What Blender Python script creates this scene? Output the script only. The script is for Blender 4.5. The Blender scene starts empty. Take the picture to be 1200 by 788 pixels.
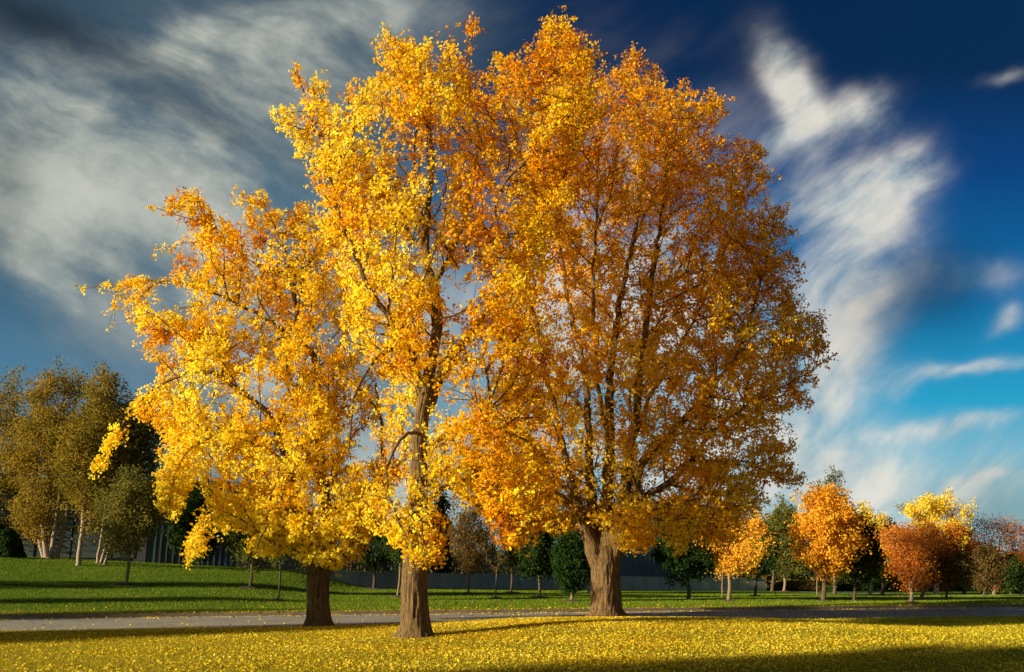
import bpy, math, random, heapq
import numpy as np
from mathutils import Vector, noise as mnoise
from mathutils.kdtree import KDTree

random.seed(7)
RNG = np.random.default_rng(7)
scn = bpy.context.scene
COL = scn.collection
PI = math.pi

# ------------------------------------------------------------------ camera maths
EYE = 1.65; F = 933.0; PITCH = math.radians(12.0); HOR = 675.0
PY0 = HOR - F*math.tan(PITCH)
cp, sp_ = math.cos(PITCH), math.sin(PITCH)
def ray(px, py):
    cx = (px-600.0)/F; cy = (PY0-py)/F
    return Vector((cx, cp - cy*sp_, cy*cp + sp_))
def at(px, py, Y):
    d = ray(px, py); t = Y/d.y
    return Vector((d.x*t, Y, EYE + d.z*t))
def proj(P):
    P = np.asarray(P, dtype=float); z = P[:, 2]-EYE
    f = P[:, 1]*cp + z*sp_; u = -P[:, 1]*sp_ + z*cp
    return 600+F*P[:, 0]/f, PY0-F*u/f
def flat(px, py, z=0.0):
    d = ray(px, py); t = (z-EYE)/d.z
    return Vector((d.x*t, d.y*t, z))

# ------------------------------------------------------------------ materials
def new_mat(name):
    m = bpy.data.materials.new(name); m.use_nodes = True
    nt = m.node_tree; nt.nodes.clear()
    out = nt.nodes.new('ShaderNodeOutputMaterial')
    return m, nt, out
def ramp(nt, stops, fac, interp='LINEAR'):
    r = nt.nodes.new('ShaderNodeValToRGB'); r.color_ramp.interpolation = interp
    el = r.color_ramp.elements
    while len(el) < len(stops): el.new(0.5)
    for e, (p, c) in zip(el, stops):
        e.position = p; e.color = (c[0], c[1], c[2], 1)
    nt.links.new(fac, r.inputs['Fac'])
    return r.outputs['Color']
def noise_node(nt, vec, scale, detail=4, rough=.55, dist=0.0):
    n = nt.nodes.new('ShaderNodeTexNoise')
    n.inputs['Scale'].default_value = scale; n.inputs['Detail'].default_value = detail
    n.inputs['Roughness'].default_value = rough; n.inputs['Distortion'].default_value = dist
    if vec is not None: nt.links.new(vec, n.inputs['Vector'])
    return n
def mapping(nt, vec, scale=(1,1,1), rot=(0,0,0), loc=(0,0,0)):
    m = nt.nodes.new('ShaderNodeMapping')
    m.inputs['Scale'].default_value = scale; m.inputs['Rotation'].default_value = rot
    m.inputs['Location'].default_value = loc
    nt.links.new(vec, m.inputs['Vector']); return m.outputs['Vector']
def mathn(nt, op, a, b=None, c=None, clamp=False):
    n = nt.nodes.new('ShaderNodeMath'); n.operation = op; n.use_clamp = clamp
    for i, v in enumerate((a, b, c)):
        if v is None: continue
        if isinstance(v, (int, float)): n.inputs[i].default_value = v
        else: nt.links.new(v, n.inputs[i])
    return n.outputs[0]
def mixc(nt, fac, a, b, mode='MIX'):
    n = nt.nodes.new('ShaderNodeMix'); n.data_type = 'RGBA'; n.blend_type = mode
    for s, v in ((n.inputs[0], fac), (n.inputs[6], a), (n.inputs[7], b)):
        if isinstance(v, (int, float)): s.default_value = v
        elif isinstance(v, (tuple, list)): s.default_value = (v[0], v[1], v[2], 1)
        else: nt.links.new(v, s)
    return n.outputs[2]
def objcoord(nt):
    return nt.nodes.new('ShaderNodeTexCoord').outputs['Object']

LEAF = {}
def leaf_mat(name, stops, trans=0.4, tcol=1.0):
    if name in LEAF: return LEAF[name]
    m, nt, out = new_mat('leaf_'+name)
    a = nt.nodes.new('ShaderNodeAttribute'); a.attribute_name = 'tint'
    c = ramp(nt, stops, a.outputs['Fac'])
    d = nt.nodes.new('ShaderNodeBsdfDiffuse'); t = nt.nodes.new('ShaderNodeBsdfTranslucent')
    mx = nt.nodes.new('ShaderNodeMixShader'); mx.inputs[0].default_value = trans
    nt.links.new(c, d.inputs['Color'])
    nt.links.new(c, t.inputs['Color'])
    nt.links.new(d.outputs[0], mx.inputs[1]); nt.links.new(t.outputs[0], mx.inputs[2])
    nt.links.new(mx.outputs[0], out.inputs['Surface'])
    LEAF[name] = m
    return m

def bark_mat(name, c1, c2, scale=1.0, bump=0.6):
    m, nt, out = new_mat('bark_'+name)
    p = nt.nodes.new('ShaderNodeBsdfPrincipled'); p.inputs['Roughness'].default_value = .9
    p.inputs['Specular IOR Level'].default_value = .15
    oc = objcoord(nt)
    v1 = mapping(nt, oc, (9*scale, 9*scale, 0.8*scale))
    n1 = noise_node(nt, v1, 2.6, 6, .68, 1.6)
    n2 = noise_node(nt, oc, 22*scale, 4, .6)
    n3 = noise_node(nt, oc, 1.3, 3, .5)
    h = mathn(nt, 'MULTIPLY_ADD', n2.outputs['Fac'], .35, n1.outputs['Fac'])
    c = ramp(nt, [(.39, [x*.22 for x in c1]), (.48, c1), (.66, c2)], n1.outputs['Fac'])
    c = mixc(nt, mathn(nt, 'MULTIPLY', n3.outputs['Fac'], .5), c, [x*.55 for x in c2], 'MIX')
    nt.links.new(c, p.inputs['Base Color'])
    b = nt.nodes.new('ShaderNodeBump'); b.inputs['Strength'].default_value = bump; b.inputs['Distance'].default_value = .05
    nt.links.new(h, b.inputs['Height']); nt.links.new(b.outputs[0], p.inputs['Normal'])
    nt.links.new(p.outputs[0], out.inputs['Surface'])
    return m
BARK_G = bark_mat('ginkgo', (.12, .07, .028), (.34, .215, .085), 1.0, 1.0)
BARK_D = bark_mat('dark', (.085, .06, .04), (.17, .125, .08), 2)
BARK_T = bark_mat('tan', (.22, .15, .085), (.36, .26, .16), 2)
BARK_P = bark_mat('pale', (.34, .25, .17), (.6, .48, .36), 1.4)

def concrete_mat(name, c1, c2, ribs=None):
    m, nt, out = new_mat(name)
    p = nt.nodes.new('ShaderNodeBsdfPrincipled'); p.inputs['Roughness'].default_value = .8
    oc = objcoord(nt)
    n = noise_node(nt, mapping(nt, oc, (1, 1, .25)), 1.4, 6, .65)
    c = ramp(nt, [(.3, c1), (.7, c2)], n.outputs['Fac'])
    nt.links.new(c, p.inputs['Base Color'])
    nn = noise_node(nt, oc, 30, 4, .6)
    b = nt.nodes.new('ShaderNodeBump'); b.inputs['Strength'].default_value = .25; b.inputs['Distance'].default_value = .01
    nt.links.new(nn.outputs['Fac'], b.inputs['Height']); nt.links.new(b.outputs[0], p.inputs['Normal'])
    nt.links.new(p.outputs[0], out.inputs['Surface'])
    return m
M_WALL = concrete_mat('retaining_concrete', (.20, .22, .22), (.34, .36, .35))
M_KERB = concrete_mat('kerb_concrete', (.10, .07, .04), (.20, .14, .08))
M_CAP = concrete_mat('pale_stone', (.4, .42, .38), (.6, .6, .53))
M_GREENP = concrete_mat('green_panel', (.02, .034, .03), (.035, .05, .042))
M_PICKET = concrete_mat('picket_wood', (.12, .09, .06), (.24, .18, .12))
M_DARK = concrete_mat('dark_recess', (.02, .022, .025), (.04, .04, .045))
def metal_mat(name, c1, c2):
    m, nt, out = new_mat(name)
    p = nt.nodes.new('ShaderNodeBsdfPrincipled'); p.inputs['Roughness'].default_value = .45
    p.inputs['Metallic'].default_value = .25
    n = noise_node(nt, mapping(nt, objcoord(nt), (1, 1, .15)), 1.1, 5, .6)
    nt.links.new(ramp(nt, [(.3, c1), (.7, c2)], n.outputs['Fac']), p.inputs['Base Color'])
    nt.links.new(p.outputs[0], out.inputs['Surface'])
    return m
M_BLUE = metal_mat('dark_blue_cladding', (.03, .055, .075), (.05, .085, .11))

# ------------------------------------------------------------------ object helpers
def mesh_np(name, verts, faces_flat, nper, mat, parent=None, tint=None, smooth=False, loc=None):
    me = bpy.data.meshes.new(name)
    verts = np.asarray(verts, dtype=np.float32)
    if loc is not None: verts = verts - np.array(loc, dtype=np.float32)
    nv = len(verts); ff = np.asarray(faces_flat, dtype=np.int32).ravel(); nf = len(ff)//nper
    me.vertices.add(nv); me.vertices.foreach_set('co', verts.ravel())
    me.loops.add(len(ff)); me.loops.foreach_set('vertex_index', ff)
    me.polygons.add(nf)
    me.polygons.foreach_set('loop_start', np.arange(0, nf*nper, nper, dtype=np.int32))
    me.polygons.foreach_set('loop_total', np.full(nf, nper, dtype=np.int32))
    if smooth: me.polygons.foreach_set('use_smooth', np.ones(nf, dtype=bool))
    if tint is not None:
        at_ = me.attributes.new('tint', 'FLOAT', 'POINT'); at_.data.foreach_set('value', np.asarray(tint, dtype=np.float32))
    me.materials.append(mat)
    me.update(calc_edges=True)
    o = bpy.data.objects.new(name, me); COL.objects.link(o)
    if loc is not None and parent is None: o.location = loc
    if parent is not None: o.parent = parent
    return o
def tag(o, label=None, cat=None, group=None, kind=None):
    if label: o['label'] = label
    if cat: o['category'] = cat
    if group: o['group'] = group
    if kind: o['kind'] = kind
    return o
def empty(name, loc, label, cat, group=None):
    o = bpy.data.objects.new(name, None); COL.objects.link(o); o.location = loc
    o.empty_display_size = .3
    return tag(o, label, cat, group)

# ------------------------------------------------------------------ terrain
N0, N1 = flat(0, 742), flat(1200, 724)
F0, F1 = flat(0, 729), flat(1200, 714)
rd = ((N1-N0).normalized() + (F1-F0).normalized()).normalized()
rn = Vector((-rd.y, rd.x, 0))
NC = flat(600, 731); FC = flat(600, 718.5)
c_n = NC.dot(rn); c_f = FC.dot(rn)
ROADW = c_f - c_n
print('road width', ROADW, 'near', NC, 'far', FC)
def ss(x): 
    x = np.clip(x, 0, 1); return x*x*(3-2*x)
WY0 = at(330, 675, 60); WY1 = at(897, 675, 76)
def wall_y(X): return 60 + (X-WY0.x)/(WY1.x-WY0.x)*16
def wall_zb(X): 
    t = (X-WY0.x)/(WY1.x-WY0.x); return .92 + t*(.28-.92)
def wall_zt(X): 
    t = (X-WY0.x)/(WY1.x-WY0.x); return 2.03 + t*(1.40-2.03)
def H(X, Y):
    X = np.asarray(X, dtype=float); Y = np.asarray(Y, dtype=float)
    d = X*rn.x + Y*rn.y
    dn = d - c_n; df = d - c_f
    near = .36*np.exp(-((X-4)/7.5)**2 - ((Y-25)/5.0)**2) * ss(-dn/2.0)
    near = near + .02*np.sin(X*.7+Y*.3)*ss(-dn/3)
    Xc = np.clip(X, WY0.x, WY1.x)
    s = np.clip(df/np.maximum(wall_y(Xc)-31.0-(Xc+17)*.2, 10), 0, 1)
    mid = .12 + (np.clip(wall_zb(X), .15, 1.0)-.12)*s
    wy = wall_y(Xc)
    behind = ss((Y-wy-.25)/.9) * ss((WY1.x+.3-X)/1.0)
    mid = mid + (wall_zt(Xc)-.06-mid)*behind
    zc = 2.05 + np.clip((WY0.x-X)/14, 0, 3)*.7
    s2 = np.clip(df/25.0, 0, 1)
    left = .12 + (zc-.12)*s2**1.25
    wl = ss((WY0.x+7.0-X)/7.4)
    far = mid + (left-mid)*wl
    far = far + .025*np.sin(X*.5)*np.sin(Y*.4)*ss(df/4)
    inroad = (dn > 0) & (df < 0)
    return np.where(inroad, -.06, np.where(dn <= 0, near, far))
def Hs(x, y): return float(H(x, y))
def ground_hit(px, py, y0=10.0, y1=140.0):
    prev = None
    Y = y0
    while Y < y1:
        p = at(px, py, Y)
        if p.z <= Hs(p.x, p.y): return Vector((p.x, p.y, Hs(p.x, p.y)))
        Y += .1
    p = at(px, py, y1); return Vector((p.x, p.y, Hs(p.x, p.y)))

def grid_axis(parts):
    out = []
    for a, b, s in parts:
        out += list(np.arange(a, b-1e-6, s))
    out.append(parts[-1][1]); return np.array(out)
ax = grid_axis([(-900, -120, 60), (-120, -45, 3), (-45, 50, .6), (50, 140, 3), (140, 900, 60)])
ay = grid_axis([(-900, -60, 60), (-60, 8, 4), (8, 32, .3), (32, 100, .5), (100, 160, 4), (160, 1500, 60)])
GX, GY = np.meshgrid(ax, ay)
GZ = H(GX, GY)
verts = np.stack([GX.ravel(), GY.ravel(), GZ.ravel()], 1)
nx, ny = len(ax), len(ay)
idx = np.arange(nx*ny).reshape(ny, nx)
quads = np.stack([idx[:-1,:-1], idx[:-1,1:], idx[1:,1:], idx[1:,:-1]], -1).reshape(-1, 4)

def ground_mat():
    m, nt, out = new_mat('lawn')
    p = nt.nodes.new('ShaderNodeBsdfPrincipled'); p.inputs['Roughness'].default_value = .95
    p.inputs['Specular IOR Level'].default_value = .05
    oc = objcoord(nt)
    n1 = noise_node(nt, oc, .35, 5, .6); n2 = noise_node(nt, oc, 9, 5, .7); n3 = noise_node(nt, oc, 60, 3, .7)
    far = ramp(nt, [(.3, (.05, .11, .010)), (.55, (.09, .16, .014)), (.75, (.17, .19, .025))], n1.outputs['Fac'])
    near = ramp(nt, [(.3, (.16, .13, .02)), (.5, (.3, .21, .025)), (.7, (.42, .27, .03))], n2.outputs['Fac'])
    sx = nt.nodes.new('ShaderNodeVectorMath'); sx.operation = 'DOT_PRODUCT'
    nt.links.new(oc, sx.inputs[0]); sx.inputs[1].default_value = (rn.x, rn.y, 0)
    fac = mathn(nt, 'GREATER_THAN', sx.outputs['Value'], (c_n+c_f)/2)
    c = mixc(nt, fac, near, far)
    c = mixc(nt, mathn(nt, 'MULTIPLY', n3.outputs['Fac'], .6), c, mixc(nt, 1.0, c, (.5, .5, .4), 'MULTIPLY'))
    # a strip of dry leaves gathered along the far kerb
    k = mathn(nt, 'SUBTRACT', sx.outputs['Value'], c_f)
    k = mathn(nt, 'SUBTRACT', 1.0, mathn(nt, 'DIVIDE', k, 2.6), clamp=True)
    k = mathn(nt, 'MULTIPLY', mathn(nt, 'MULTIPLY', k, fac), ramp(nt, [(.38, (0, 0, 0)), (.6, (1, 1, 1))], n2.outputs['Fac']))
    c = mixc(nt, k, c, (.30, .2, .04))
    nt.links.new(c, p.inputs['Base Color'])
    hh = mathn(nt, 'MULTIPLY_ADD', n2.outputs['Fac'], .6, n3.outputs['Fac'])
    b = nt.nodes.new('ShaderNodeBump'); b.inputs['Strength'].default_value = .9; b.inputs['Distance'].default_value = .05
    nt.links.new(hh, b.inputs['Height']); nt.links.new(b.outputs[0], p.inputs['Normal'])
    nt.links.new(p.outputs[0], out.inputs['Surface'])
    return m
tag(mesh_np('ground', verts, quads, 4, ground_mat(), smooth=True), kind='structure')

# road and kerb
def strip(name, d0, d1, z0, z1, mat, s0=-160, s1=220, step=2.0):
    n = int((s1-s0)/step)+1
    S = np.linspace(s0, s1, n); V = []; Q = []
    for d, z in ((d0, z0), (d1, z1)):
        for s in S:
            V.append((rd.x*s+rn.x*d, rd.y*s+rn.y*d, z))
    i = np.arange(n-1)
    Q = np.stack([i, i+1, i+1+n, i+n], 1)
    return mesh_np(name, V, Q, 4, mat)
def asphalt_mat():
    m, nt, out = new_mat('asphalt')
    p = nt.nodes.new('ShaderNodeBsdfPrincipled'); p.inputs['Roughness'].default_value = .85
    oc = objcoord(nt)
    n1 = noise_node(nt, oc, .6, 4, .6); n2 = noise_node(nt, oc, 45, 3, .7)
    c = ramp(nt, [(.3, (.24, .21, .165)), (.7, (.35, .31, .24))], n1.outputs['Fac'])
    c = mixc(nt, n2.outputs['Fac'], c, mixc(nt, 1.0, c, (.6, .6, .6), 'MULTIPLY'))
    nt.links.new(c, p.inputs['Base Color'])
    b = nt.nodes.new('ShaderNodeBump'); b.inputs['Strength'].default_value = .5; b.inputs['Distance'].default_value = .01
    nt.links.new(n2.outputs['Fac'], b.inputs['Height']); nt.links.new(b.outputs[0], p.inputs['Normal'])
    nt.links.new(p.outputs[0], out.inputs['Surface'])
    return m
tag(strip('road', c_n-.15, c_f-.42, .0, .0, asphalt_mat()), kind='structure')
def box_strip(name, d0, d1, z0, z1, mat, bev=.02):
    prof = [(d0, z0), (d0+.01, z1-bev), (d0+bev+.01, z1), (d1, z1), (d1, z0)]
    n = 200; S = np.linspace(-160, 220, n); V = []
    for d, z in prof:
        for s in S: V.append((rd.x*s+rn.x*d, rd.y*s+rn.y*d, z))
    Q = []
    i = np.arange(n-1)
    for k in range(len(prof)-1):
        a, b = k*n, (k+1)*n
        Q.append(np.stack([a+i, a+i+1, b+i+1, b+i], 1))
    return mesh_np(name, V, np.concatenate(Q), 4, mat)
tag(box_strip('gutter', c_f-.45, c_f-.17, -.05, .006, M_CAP, .004), kind='structure')
tag(box_strip('kerb', c_f-.18, c_f+.04, -.05, .15, M_KERB), kind='structure')

# ------------------------------------------------------------------ leaves
def leaf_cloud(P, size, tint, name, mat, parent=None, loc=None, fold=.25, flatness=0.0, elong=1.0, bias=None):
    """P (n,3) positions -> one fan shaped quad per leaf"""
    n = len(P)
    size = np.asarray(size) * np.ones(n)
    if flatness > 0:
        up = RNG.normal(size=(n, 3))*(1-flatness); up[:, 2] = np.abs(up[:, 2])+flatness*1.2
        nrm = up/np.linalg.norm(up, axis=1, keepdims=True)
    else:
        nrm = RNG.normal(size=(n, 3))*(.62 if bias is not None else 1)
        if bias is not None: nrm = nrm + bias
        nrm /= np.linalg.norm(nrm, axis=1, keepdims=True)
    r = RNG.normal(size=(n, 3)); a = np.cross(nrm, r); a /= np.linalg.norm(a, axis=1, keepdims=True)
    b = np.cross(nrm, a)
    s = size[:, None]*elong
    w = size[:, None]
    v0 = P - a*s*.45
    v1 = P + a*s*.28 + b*w*.58 + nrm*w*fold*RNG.uniform(-.6, 1, (n, 1))
    v2 = P + a*s*.52
    v3 = P + a*s*.28 - b*w*.58 + nrm*w*fold*RNG.uniform(-.6, 1, (n, 1))
    V = np.stack([v0, v1, v2, v3], 1).reshape(-1, 3)
    Q = np.arange(n*4)
    return mesh_np(name, V, Q, 4, mat, parent, np.repeat(tint, 4), loc=loc)

# ------------------------------------------------------------------ tree engine
class Skel:
    def __init__(s): s.p = []; s.par = []; s.r = []; s.guide = []
    def add(s, p, par, r, g=True):
        s.p.append(Vector(p)); s.par.append(par); s.r.append(r); s.guide.append(g); return len(s.p)-1
def catmull(pts, step):
    """pts: list of (Vector, r) -> resampled"""
    out = []
    n = len(pts)
    for i in range(n-1):
        p0, p1, p2, p3 = pts[max(i-1, 0)], pts[i], pts[i+1], pts[min(i+2, n-1)]
        L = (p2[0]-p1[0]).length; k = max(1, int(L/step))
        for j in range(k):
            t = j/k
            v = .5*((2*p1[0]) + (p2[0]-p0[0])*t + (2*p0[0]-5*p1[0]+4*p2[0]-p3[0])*t*t + (3*p1[0]-p0[0]-3*p2[0]+p3[0])*t**3)
            out.append((v, p1[1]+(p2[1]-p1[1])*t))
    out.append(pts[-1]); return out
def add_guide(sk, pts, step=.35, wob=.0):
    res = catmull(pts, step)
    if not sk.p: par = -1
    else:
        par = min(range(len(sk.p)), key=lambda i: (sk.p[i]-res[0][0]).length_squared)
    for k, (v, r) in enumerate(res):
        if wob and k: v = v + Vector((random.gauss(0, wob), random.gauss(0, wob), random.gauss(0, wob*.6)))
        par = sk.add(v, par, r)
def grow(sk, A, base, w=.35, power=1.4, k=12, dirpen=.6, tip=.006, pipe=2.3, rmax=None, attach_from=0.0):
    """attach attractor points with a Prim-Dijkstra tree"""
    ng = len(sk.p); allp = [tuple(p) for p in sk.p] + [tuple(a) for a in A]
    N = len(allp); kd = KDTree(N)
    for i, p in enumerate(allp): kd.insert(p, i)
    kd.balance()
    L = [0.0]*ng
    for i in range(ng):
        if sk.par[i] >= 0: L[i] = L[sk.par[i]] + (sk.p[i]-sk.p[sk.par[i]]).length
    nb = [None]*N
    P = [Vector(p) for p in allp]
    adj = [[] for _ in range(N)]
    for i in range(N):
        for co, j, d in kd.find_n(allp[i], k):
            if j != i and d > 1e-6: adj[i].append((j, d)); adj[j].append((i, d))
    cost = [1e9]*N; par = [-2]*N; done = [False]*N; hq = []
    for i in range(ng):
        if allp[i][2] < attach_from: continue
        cost[i] = w*L[i]; par[i] = -1; heapq.heappush(hq, (cost[i], i))
    while hq:
        c, i = heapq.heappop(hq)
        if done[i]: continue
        done[i] = True
        if i < ng: din = None
        else:
            q = par[i]; din = (P[i]-P[q]).normalized()
        for j, d in adj[i]:
            if done[j] or j < ng: continue
            e = (P[j]-P[i])/d
            pref = (P[j]-base)
            pref = pref.normalized()
            pen = 1 + dirpen*(1-e.dot(pref))
            if din is not None: pen += .5*(1-e.dot(din))
            nc = c + (d**power)*pen
            if nc < cost[j]: cost[j] = nc; par[j] = i; heapq.heappush(hq, (nc, j))
    remap = {i: i for i in range(ng)}
    order = sorted([i for i in range(ng, N) if done[i]], key=lambda i: cost[i])
    for i in order:
        remap[i] = sk.add(P[i], remap[par[i]], 0, False)
    N2 = len(sk.p)
    ch = [[] for _ in range(N2)]
    for i in range(N2):
        if sk.par[i] >= 0: ch[sk.par[i]].append(i)
    # smoothing
    for it in range(2):
        newp = {}
        for i in range(ng, N2):
            if ch[i]:
                c = sum((sk.p[j] for j in ch[i]), Vector())/len(ch[i])
                newp[i] = sk.p[i]*.5 + (sk.p[sk.par[i]]+c)*.25
        for i, v in newp.items(): sk.p[i] = v
    # radii
    acc = [0.0]*N2
    for i in range(N2-1, ng-1, -1):
        rr = max(acc[i], tip**pipe); sk.r[i] = rr**(1/pipe)
        q = sk.par[i]
        acc[q] += rr
        if q >= 0 and q < ng: pass
    for i in range(ng, N2):
        q = sk.par[i]
        sk.r[i] = min(sk.r[i], sk.r[q]*.8 if q < ng else sk.r[q])
        if rmax: sk.r[i] = min(sk.r[i], rmax)
    return ch
def tubes(sk, name, mat, parent, origin, trunk_sides=10, furrow=0.0, minr=.004, skip_first=None):
    N = len(sk.p); ch = [[] for _ in range(N)]
    for i in range(N):
        if sk.par[i] >= 0: ch[sk.par[i]].append(i)
    V = []; Q = []
    used = [False]*N
    def chain_from(i):
        c = [i]
        while ch[c[-1]]:
            cs = [j for j in ch[c[-1]]]
            g = [j for j in cs if sk.guide[j] and sk.guide[c[-1]] and j == c[-1]+1]
            nx_ = g[0] if g else max(cs, key=lambda j: sk.r[j])
            if not g and sk.guide[c[-1]] : break
            c.append(nx_)
        return c
    starts = []
    stack = [0]
    seen = set()
    chains = []
    for i in range(N):
        if i in seen: continue
        c = chain_from(i)
        for j in c: seen.add(j)
        pre = [sk.par[i]] if sk.par[i] >= 0 else []
        chains.append((pre, c))
    for pre, c in chains:
        pts = [sk.p[j] for j in pre+c]; rs = [sk.r[j] for j in c]
        if pre: rs = [min(rs[0]*1.08, sk.r[pre[0]])] + rs
        if len(pts) < 2: continue
        rm = max(rs)
        n = 3 if rm < .02 else 5 if rm < .05 else 8 if rm < .12 else trunk_sides
        # parallel transport
        t = (pts[1]-pts[0]).normalized()
        u = t.orthogonal().normalized()
        base = len(V)
        for k, p in enumerate(pts):
            tt = (pts[min(k+1, len(pts)-1)]-pts[max(k-1, 0)])
            if tt.length < 1e-6: tt = t
            tt.normalize()
            u = (u - tt*u.dot(tt)).normalized(); w = tt.cross(u)
            r = max(rs[k], minr)
            for a in range(n):
                an = 2*PI*a/n
                rr = r
                if furrow and n == trunk_sides:
                    q = Vector((math.cos(an)*r*17, math.sin(an)*r*17, p.z*1.5))
                    f = 1-abs(mnoise.noise(q))*2.2
                    q2 = Vector((math.cos(an)*1.3, math.sin(an)*1.3, p.z*.5))
                    hz = p.z-origin.z
                    rr = r*(1+furrow*(f-.5)+.08*mnoise.noise(q2))
                    if hz < 1.2: rr *= 1+math.exp(-max(hz, 0)/.22)*(.16+.55*max(0, mnoise.noise(Vector((math.cos(an)*2.1, math.sin(an)*2.1, origin.x)))))
                V.append(p + (u*math.cos(an)+w*math.sin(an))*rr)
        for k in range(len(pts)-1):
            for a in range(n):
                b = (a+1) % n
                Q.append((base+k*n+a, base+k*n+b, base+(k+1)*n+b, base+(k+1)*n+a))
    return mesh_np(name, np.array([tuple(v-origin) for v in V]), Q, 4, mat, parent, smooth=True)
def leaf_points(sk, rthr, gap, per, off, spread, zmin=-1e9, tipboost=1.0):
    """clumps of leaves on spurs along the thin wood"""
    A = []; B = []; 
    for i in range(len(sk.p)):
        q = sk.par[i]
        if q < 0 or sk.r[i] > rthr: continue
        A.append(tuple(sk.p[q])); B.append(tuple(sk.p[i]))
    A = np.array(A); B = np.array(B)
    L = np.linalg.norm(B-A, axis=1)
    nc = np.maximum(1, RNG.poisson(L/gap))
    idx = np.repeat(np.arange(len(A)), nc)
    t = RNG.uniform(0, 1.12, len(idx))[:, None]
    C = A[idx]*(1-t)+B[idx]*t + RNG.normal(size=(len(idx), 3))*off
    npl = np.maximum(1, RNG.poisson(per, len(C)))
    ci = np.repeat(np.arange(len(C)), npl)
    P = C[ci] + RNG.normal(size=(len(ci), 3))*spread
    return P, C, ci
def pip(px, py, poly):
    inside = False; n = len(poly); j = n-1
    for i in range(n):
        xi, yi = poly[i]; xj, yj = poly[j]
        if (yi > py) != (yj > py) and px < (xj-xi)*(py-yi)/(yj-yi)+xi: inside = not inside
        j = i
    return inside
def row_width(py, poly):
    xs = []; n = len(poly); j = n-1
    for i in range(n):
        xi, yi = poly[i]; xj, yj = poly[j]
        if (yi > py) != (yj > py): xs.append((xj-xi)*(py-yi)/(yj-yi)+xi)
        j = i
    return (min(xs), max(xs)) if xs else (0, 0)
def edge_dist(px, py, poly):
    best = 1e9; n = len(poly)
    for i in range(n):
        x0, y0 = poly[i]; x1, y1 = poly[(i+1) % n]
        dx, dy = x1-x0, y1-y0; L2 = dx*dx+dy*dy or 1
        t = max(0, min(1, ((px-x0)*dx+(py-y0)*dy)/L2))
        best = min(best, math.hypot(px-x0-dx*t, py-y0-dy*t))
    return best
def fill_poly(poly, Y, n, rmaxd, scale_px, seed, gap=.42, nthr=-.12, nscale=.55, dyc=0.0):
    """points through the crown volume; the crown has real depth (rmaxd metres to each side)"""
    xs = [p[0] for p in poly]; ys = [p[1] for p in poly]
    out = []; rnd = random.Random(seed); off = Vector((seed*3.1, seed*1.7, 0))
    tries = 0
    while len(out) < n and tries < n*60:
        tries += 1
        px = rnd.uniform(min(xs), max(xs)); py = rnd.uniform(min(ys), max(ys))
        if not pip(px, py, poly): continue
        e = edge_dist(px, py, poly)/scale_px*Y/20.0     # metres in from the outline
        R = min(rmaxd, math.sqrt(max(0, e*2*rmaxd - 0)) if e < rmaxd else rmaxd)
        R = rmaxd*math.sqrt(max(0, 1-(1-min(1, e/rmaxd))**2))
        dy = rnd.uniform(-1, 1)*R
        p = at(px, py, Y+dy+dyc)
        th = nthr - (.22 if py > 540 else 0)
        if mnoise.noise(p*nscale+off) < th: continue
        ee = edge_dist(px, py, poly)
        if ee < 44 and py < 540 and mnoise.noise(Vector((p.x*1.05, p.z*1.05, seed))) < .24-ee/62: continue
        out.append(p)
    return out

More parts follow.
